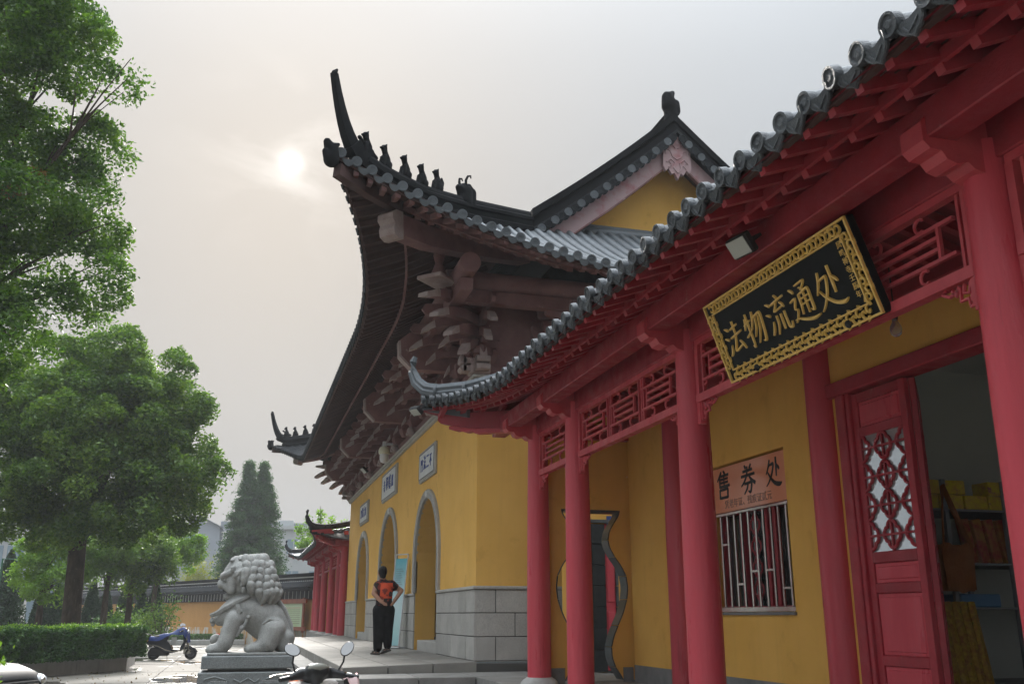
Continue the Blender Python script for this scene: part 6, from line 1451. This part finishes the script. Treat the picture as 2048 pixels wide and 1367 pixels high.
for cx_,cyy,rz in ((322,1230,-12),(442,1210,-20)):
    c=PP(cx_,cyy,.04); sm_=PMx@T(c[0],c[1],0 if cx_<400 else .035)@RZ(R(-rz))@RX(R(0 if cx_<400 else -14))
    q=MB(); q.bev(-.048,.048,-.13,.13,0.001,.03,.01); s_o=put('sandal',q,pers,sm_,M_['sandal'])
    for yy in (.05,.0,-.09):
        q=smb(); q.tube([(-.05,yy,.02),(-.03,yy+.01,.065),(.03,yy+.01,.065),(.05,yy,.02)],.011,6); put('strap',q,s_o,sm_,M_['sandal'])
# ================================================================== roll-up banner leaning on the wall
ban=node('roll_up_banner',(3.5,21.9,.82),'turquoise and white roll up banner leaning between the arches','banner')
b0=Vector((3.30,22.05,.86)); b1=Vector((3.52,21.72,.86)); lean=Vector((.16,-.02,2.02))
def bp(u,v,o=0): 
    p=b0.lerp(b1,u)+lean*v; n=(b1-b0).cross(lean).normalized(); n=n if n.y<0 else -n; return p+n*o
bmat=bpy.data.materials.new('banner_print'); bmat.use_nodes=True; _t=bmat.node_tree; _b=_t.nodes['Principled BSDF']; _b.inputs['Roughness'].default_value=.35
_g=_t.nodes.new('ShaderNodeNewGeometry'); _s=_t.nodes.new('ShaderNodeSeparateXYZ'); _t.links.new(_g.outputs['Position'],_s.inputs[0]); _mr=_t.nodes.new('ShaderNodeMapRange'); _mr.inputs[1].default_value=.9; _mr.inputs[2].default_value=2.9; _t.links.new(_s.outputs['Z'],_mr.inputs[0])
_nz=_t.nodes.new('ShaderNodeTexNoise'); _nz.inputs['Scale'].default_value=7; _ad=_t.nodes.new('ShaderNodeMath'); _ad.operation='MULTIPLY_ADD'; _ad.inputs[1].default_value=.10; _t.links.new(_nz.outputs['Fac'],_ad.inputs[0]); _t.links.new(_mr.outputs[0],_ad.inputs[2])
_cr=_t.nodes.new('ShaderNodeValToRGB'); _e=_cr.color_ramp.elements
for i,(p_,c_) in enumerate(((0,(.30,.55,.58)),(.2,(.42,.66,.66)),(.45,(.55,.72,.74)),(.6,(.60,.70,.72)),(.86,(.52,.62,.63)),(.92,(.10,.42,.48)),(1,(.08,.38,.45)))):
    if i>1: _e.new(.5)
    _e[i].position=p_; _e[i].color=(*c_,1)
_t.links.new(_ad.outputs[0],_cr.inputs[0]); _t.links.new(_cr.outputs[0],_b.inputs['Base Color'])
q=MB(); q.add([bp(0.02,0.02),bp(.98,.02),bp(.98,.955),bp(.02,.955),bp(.02,.02,-.006),bp(.98,.02,-.006),bp(.98,.955,-.006),bp(.02,.955,-.006)],[(0,1,2,3),(7,6,5,4),(0,4,5,1),(1,5,6,2),(2,6,7,3),(3,7,4,0)]); bo=put('print',q,ban,mat=bmat)
for (u0,v0,u1,v1) in ((0,0,0,1),(1,0,1,1),(0,1,1,1),(0,0,1,0)):
    q=MB(); q.tube([bp(u0,v0),bp(u1,v1)],.014,6); put('frame_tube',q,ban,mat=M_['white'])
for k in range(11):
    q=MB(); v=.60+k*.024; q.tube([bp(.15,v,.006),bp(.75-.1*(k%3),v,.006)],.004,4); put('text_line',q,bo,mat=mat('pink_print',(.55,.3,.3),None,rough=.5) if k==0 else M_['skirt'])
q=MB(); q.bev(3.42,3.72,21.98,22.28,.815,.86,.02); put('foot',q,ban,mat=mat('grey_foot',(.3,.31,.32),None,rough=.5))
q=MB(); q.tube([bp(.5,.02,-.03),bp(.5,.7,-.03)],.012,6); put('stay',q,ban,mat=M_['white'])
# ================================================================== scooters
def mir_rot(p):
    # local -X looks back at a rider and slightly up
    d=Vector((-p.x,-p.y,.0)).normalized(); a=math.atan2(-d.y,-d.x)
    return RZ(a)@RY(R(10))
def scooter(M,label,body,trim,cover=None,guards=False,seatm=None,group='parked scooters'):
    o=node('scooter',M,label,'scooter',group)
    def A(name,mb,m,par=o): return put(name,mb,par,M,m)
    for x,nm in ((-.62,'rear_wheel'),(.66,'front_wheel')):
        WMx=T(x,0,.215)@RX(math.pi/2)
        q=smb(); q.lathe([(.13,-.045),(.19,-.05),(.213,-.028),(.216,0),(.213,.028),(.19,.05),(.13,.045)],24,WMx,cap=False); w_=A(nm,q,M_['rubber'])
        q=smb(); q.lathe([(.02,-.05),(.05,-.05),(.06,-.03),(.12,-.035),(.135,-.04),(.135,.04),(.12,.035),(.06,.03),(.05,.05),(.02,.05)],18,WMx); put('rim',q,w_,M,M_['rim_d'])
    prof=[(-.88,.60),(-.80,.70),(-.55,.74),(-.2,.70),(-.05,.52),(.02,.36),(.30,.34),(.36,.42),(.30,.30),(.05,.24),(-.25,.24),(-.42,.36),(-.62,.46),(-.82,.50)]
    q=MB(); q.prism([(a,-.17,b) for a,b in prof],(0,.34,0)); A('body_shell',q,body)
    q=MB(); q.bev(-.75,-.1,-.13,.13,.14,.42,.04); A('engine_cover',q,M_['black_m'])
    q=MB(); q.prism([(a,-.175,b) for a,b in [(-.86,.54),(-.5,.50),(-.2,.36),(.05,.295),(.32,.325),(.42,.455),(.44,.44),(.34,.30),(.05,.27),(-.22,.335),(-.5,.47),(-.86,.515)]],(0,.35,0)); A('trim_strip',q,M_['steel'])
    q=MB(); q.prism([(a,-.21,b) for a,b in [(.30,.30),(.40,.36),(.50,.62),(.46,.86),(.40,.95),(.34,.93),(.38,.80),(.40,.62),(.30,.42)]],(0,.42,0)); A('leg_shield',q,body)
    q=smb(); q.tube([(-.86,0,.74),(-.5,0,.785),(-.15,0,.755)],[.10,.13,.11],10,flat=.55); A('seat',q,seatm or M_['black_m'])
    q=MB(); q.prism([(a,-.07,b) for a,b in [(.44,.42),(.62,.47),(.80,.40),(.90,.26),(.86,.26),(.76,.36),(.6,.41),(.46,.36)]],(0,.14,0)); A('front_fender',q,body)
    q=MB(); q.bev(.40,.66,-.045,-.025,.2,.5,.005); A('fork',q,M_['steel']); q=MB(); q.tube([(.42,.05,.80),(.66,.06,.215)],.022,6); q.tube([(.42,-.05,.80),(.66,-.06,.215)],.022,6); A('fork_leg',q,M_['steel'])
    q=smb(); q.tube([(.44,0,.72),(.36,0,.98)],[.05,.055],10); A('steering_head',q,M_['black'])
    # handlebar cowl
    hc=blob([((.36,-.14,1.01),.05,(.36,.14,1.01),.05),((.40,0,.99),.10,(.44,0,.95),.09),((.33,-.05,1.03),.06,(.33,.05,1.03),.06),((.36,-.14,1.01),.048,(.31,-.24,.99),.032),((.36,.14,1.01),.048,(.31,.24,.99),.032)],.014,M_['black'],4); put('handlebar_cowl',hc,o,M)
    q=smb(); q.ball((.305,0,1.055),(.035,.10,.04),12,6); A('instrument_glass',q,mat('instrument_grey',(.20,.20,.17),None,rough=.2))
    q=smb(); q.ball((.50,0,.96),(.05,.10,.06),12,8); A('headlight',q,mat('headlight_lens',(.6,.62,.6),None,rough=.1))
    for sg in (-1,1):
        q=smb(); q.tube([(.31,sg*.23,.99),(.26,sg*.36,.975)],.019,8); A('grip',q,M_['black'])
        q=MB(); q.tube([(.36,sg*.22,1.02),(.44,sg*.34,1.0),(.42,sg*.38,.99)],.006,5); A('brake_lever',q,M_['steel'])
        mr=Vector((.29,sg*.255,1.205)); q=smb(); q.tube([(.33,sg*.20,1.03),(.31,sg*.235,1.10),tuple(mr+Vector((.01,-sg*.02,-.045)))],.008,6); A('mirror_stem',q,M_['black'])
        MM=T(*(M@mr))@mir_rot(M@mr)@RX(R(sg*(24 if sg>0 else 50))); q=smb(); q.ball((0,0,0),(.018,.074,.05),16,8); ms_=put('mirror_shell',q,o,MM,M_['black'])
        q=MB(); q.prism([(-.0225,.067*math.cos(2*math.pi*k/24),.044*math.sin(2*math.pi*k/24)) for k in range(24)],(.004,0,0)); put('mirror_glass',q,ms_,MM,mirror_m)
    q=MB(); q.tube([(-.2,.12,.26),(-.18,.22,.01)],.012,5); A('side_stand',q,M_['steel'])
    q=MB(); q.bev(-.96,-.84,-.09,.09,.60,.68,.012); A('tail_light',q,mat('amber_red_lens',(.5,.12,.03),None,rough=.2))
    q=MB(); q.bev(-1.02,-.78,-.14,.14,.74,.90,.03); A('top_box',q,M_['black'])
    if cover is not None:
        def cov(u,v):
            x=-.80+1.30*u; z=np.interp(x,[-.8,-.5,-.15,.15,.35,.42,.5],[.82,.86,.92,1.06,1.13,1.10,.95]); w=.19+.10*u
            t=(v-.5)*2; drop=(.16+.05*math.sin(9*u)+.22*max(0,u-.75)*4*.4)*abs(t)**2.5
            return (x,w*t,z-drop-.02*math.sin(14*u+3*t))
        q=smb(); q.grid(cov,26,12); A('rain_cover',q,cover)
        q=smb(); q.grid(lambda u,v:(.50+.06*v+.02*math.sin(8*u),-.28+.56*u,.97-.38*v),8,6); A('rain_cover_flap',q,cover)
        q=MB(); q.bev(-.02,.16,-.225,-.20,.52,.78,.01); A('paper_sheet',q,M_['white'])
    return o
mirror_m=bpy.data.materials.new('mirror_glass'); mirror_m.use_nodes=True; _mb=mirror_m.node_tree.nodes['Principled BSDF']; _mb.inputs['Metallic'].default_value=1; _mb.inputs['Roughness'].default_value=.02; _mb.inputs['Base Color'].default_value=(.9,.9,.9,1)
navy=mat('navy_paint',(.012,.015,.028),None,rough=.25,coat=.5); bluec=mat('blue_rain_cover',(.008,.03,.15),(.012,.042,.20),5,.5,.3,20)
scooter(T(-2.12,37.9,0)@RZ(R(-6)),'dark scooter under a blue rain cover parked beside the hedge',navy,M_['steel'],bluec)
whitep=mat('white_gloss_paint',(.66,.66,.66),None,rough=.2,coat=.5); orangep=mat('orange_trim',(.7,.16,.03),None,rough=.25)
FS=T(.86,8.60,0)@RZ(R(112))@SC(1.05,1.05,1.045)
fsc=scooter(FS,'white scooter with orange stripe and bright mirrors at the bottom edge before the lion',whitep,orangep)
q=MB(); q.prism([(.60,-.14,.80),(.66,-.14,.86),(.52,-.14,.97),(.46,-.14,.93)],(0,.28,0)); put('orange_stripe',q,fsc,FS,orangep)
q=smb(); q.ball((.56,0,.90),(.10,.16,.075),12,8); put('front_fairing',q,fsc,FS,whitep)
q=smb(); q.grid(lambda u,v:(.36-.14*u+.03*math.sin(7*v),-.24-.15*v,1.06-.16*u-.05*math.sin(5*u+3*v)-.06*v),8,8); put('hand_guard',q,fsc,FS,mat('pink_white_plastic_sheet',(.62,.45,.44),(.6,.12,.14),10,.35,lo=.55,hi=.62))
# ================================================================== dark car at the lower left
CM=T(-2.71,14.36,0)@RZ(R(-25))
car=node('parked_car',CM,'dark car at the lower left corner, front corner and headlight showing','car')
carp=mat('black_car_paint',(.012,.014,.016),None,rough=.42,spec=.2)
ST=[(0,.62,.28,.74),(.08,.72,.24,.85),(.35,.82,.2,.93),(.9,.86,.18,.965),(1.15,.86,.18,.99),(1.7,.86,.18,1.42),(2.4,.86,.18,1.48),(3.4,.86,.18,1.42),(4.0,.84,.2,1.05),(4.35,.78,.25,.95),(4.45,.7,.35,.8)]
def carsec(i,v):
    x,w,z0,z1=ST[i]; cab=max(0,min(1,(z1-1.02)/.4))
    a=math.pi*v
    c=-math.cos(a); s=math.sin(a); wz=abs(c)**.45*(1 if c>0 else -1); hz=s**.5
    z=z0+(z1-z0)*hz; ww=w*(1-cab*.25*max(0,(z-.95)/.5))
    return (-x,ww*wz,z)
q=smb(); q.grid(lambda u,v:carsec(min(10,int(round(u*10))),v),10,20); q.grid(lambda u,v:(lambda p:(p[0]+.002,p[1]*(u),p[2]*u+(1-u)*.45))(carsec(0,v)),3,20); put('body',q,car,CM,carp)
q=MB(); q.box(-4.3,-.1,-.7,.7,.16,.4); put('underbody',q,car,CM,M_['black_m'])
for sg in (-1,1):
    q=smb(); q.ball((-.10,sg*.58,.70),(.12,.15,.085),14,8); h_=put('headlight',q,car,CM,mat('car_headlight_glass',(.72,.74,.75),(.5,.52,.55),20,.06,0,50,.6))
    q=smb(); q.ball((-.02,sg*.56,.70),(.06,.05,.05),10,6); put('reflector',q,h_,CM,M_['steel'])
    for x in (-.85,-3.5):
        q=smb(); q.lathe([(.2,-.1),(.29,-.1),(.31,-.05),(.31,.05),(.29,.1),(.2,.1)],20,T(x,sg*.76,.31)@RX(math.pi/2)); w_=put('wheel',q,car,CM,M_['rubber']); q=smb(); q.lathe([(.03,-.09),(.19,-.085),(.21,-.1),(.21,.1),(.19,.085),(.03,.09)],16,T(x,sg*.76,.31)@RX(math.pi/2)); put('rim',q,w_,CM,M_['steel'])
    q=smb(); q.ball((-1.45,sg*.90,1.02),(.06,.08,.055),10,6); put('wing_mirror',q,car,CM,carp)
for z,w_ in ((.60,.42),(.66,.44),(.54,.38)):
    q=MB(); q.bev(-.03,.045,-w_,w_,z-.012,z+.012,.004); put('grille_bar',q,car,CM,M_['steel'])
q=MB(); q.bev(-.02,.035,-.45,.45,.5,.71,.01); put('grille',q,car,CM,M_['black_m'])
q=MB(); q.bev(-.05,.06,-.70,.70,.26,.42,.03); put('bumper',q,car,CM,carp)
q=MB(); q.add([(-1.12,-.70,1.03),(-1.12,.70,1.03),(-1.68,.60,1.405),(-1.68,-.60,1.405)],[(0,1,2,3)],T(.02,0,.02)); put('windscreen',q,car,CM,dglass)
# ================================================================== haze
hz=MB(); hz.box(-80,90,-20,175,-1,20.5)
hm=bpy.data.materials.new('humid_haze'); hm.use_nodes=True; ht=hm.node_tree; ht.nodes.clear(); ho=ht.nodes.new('ShaderNodeOutputMaterial'); hv=ht.nodes.new('ShaderNodeVolumePrincipled')
hv.inputs['Color'].default_value=(.93,.96,1,1); hv.inputs['Density'].default_value=.0008; hv.inputs['Anisotropy'].default_value=.0; ht.links.new(hv.outputs[0],ho.inputs['Volume'])
put('haze',hz,mat=hm,kind='stuff',label='pale humid haze filling the air',cat='haze')
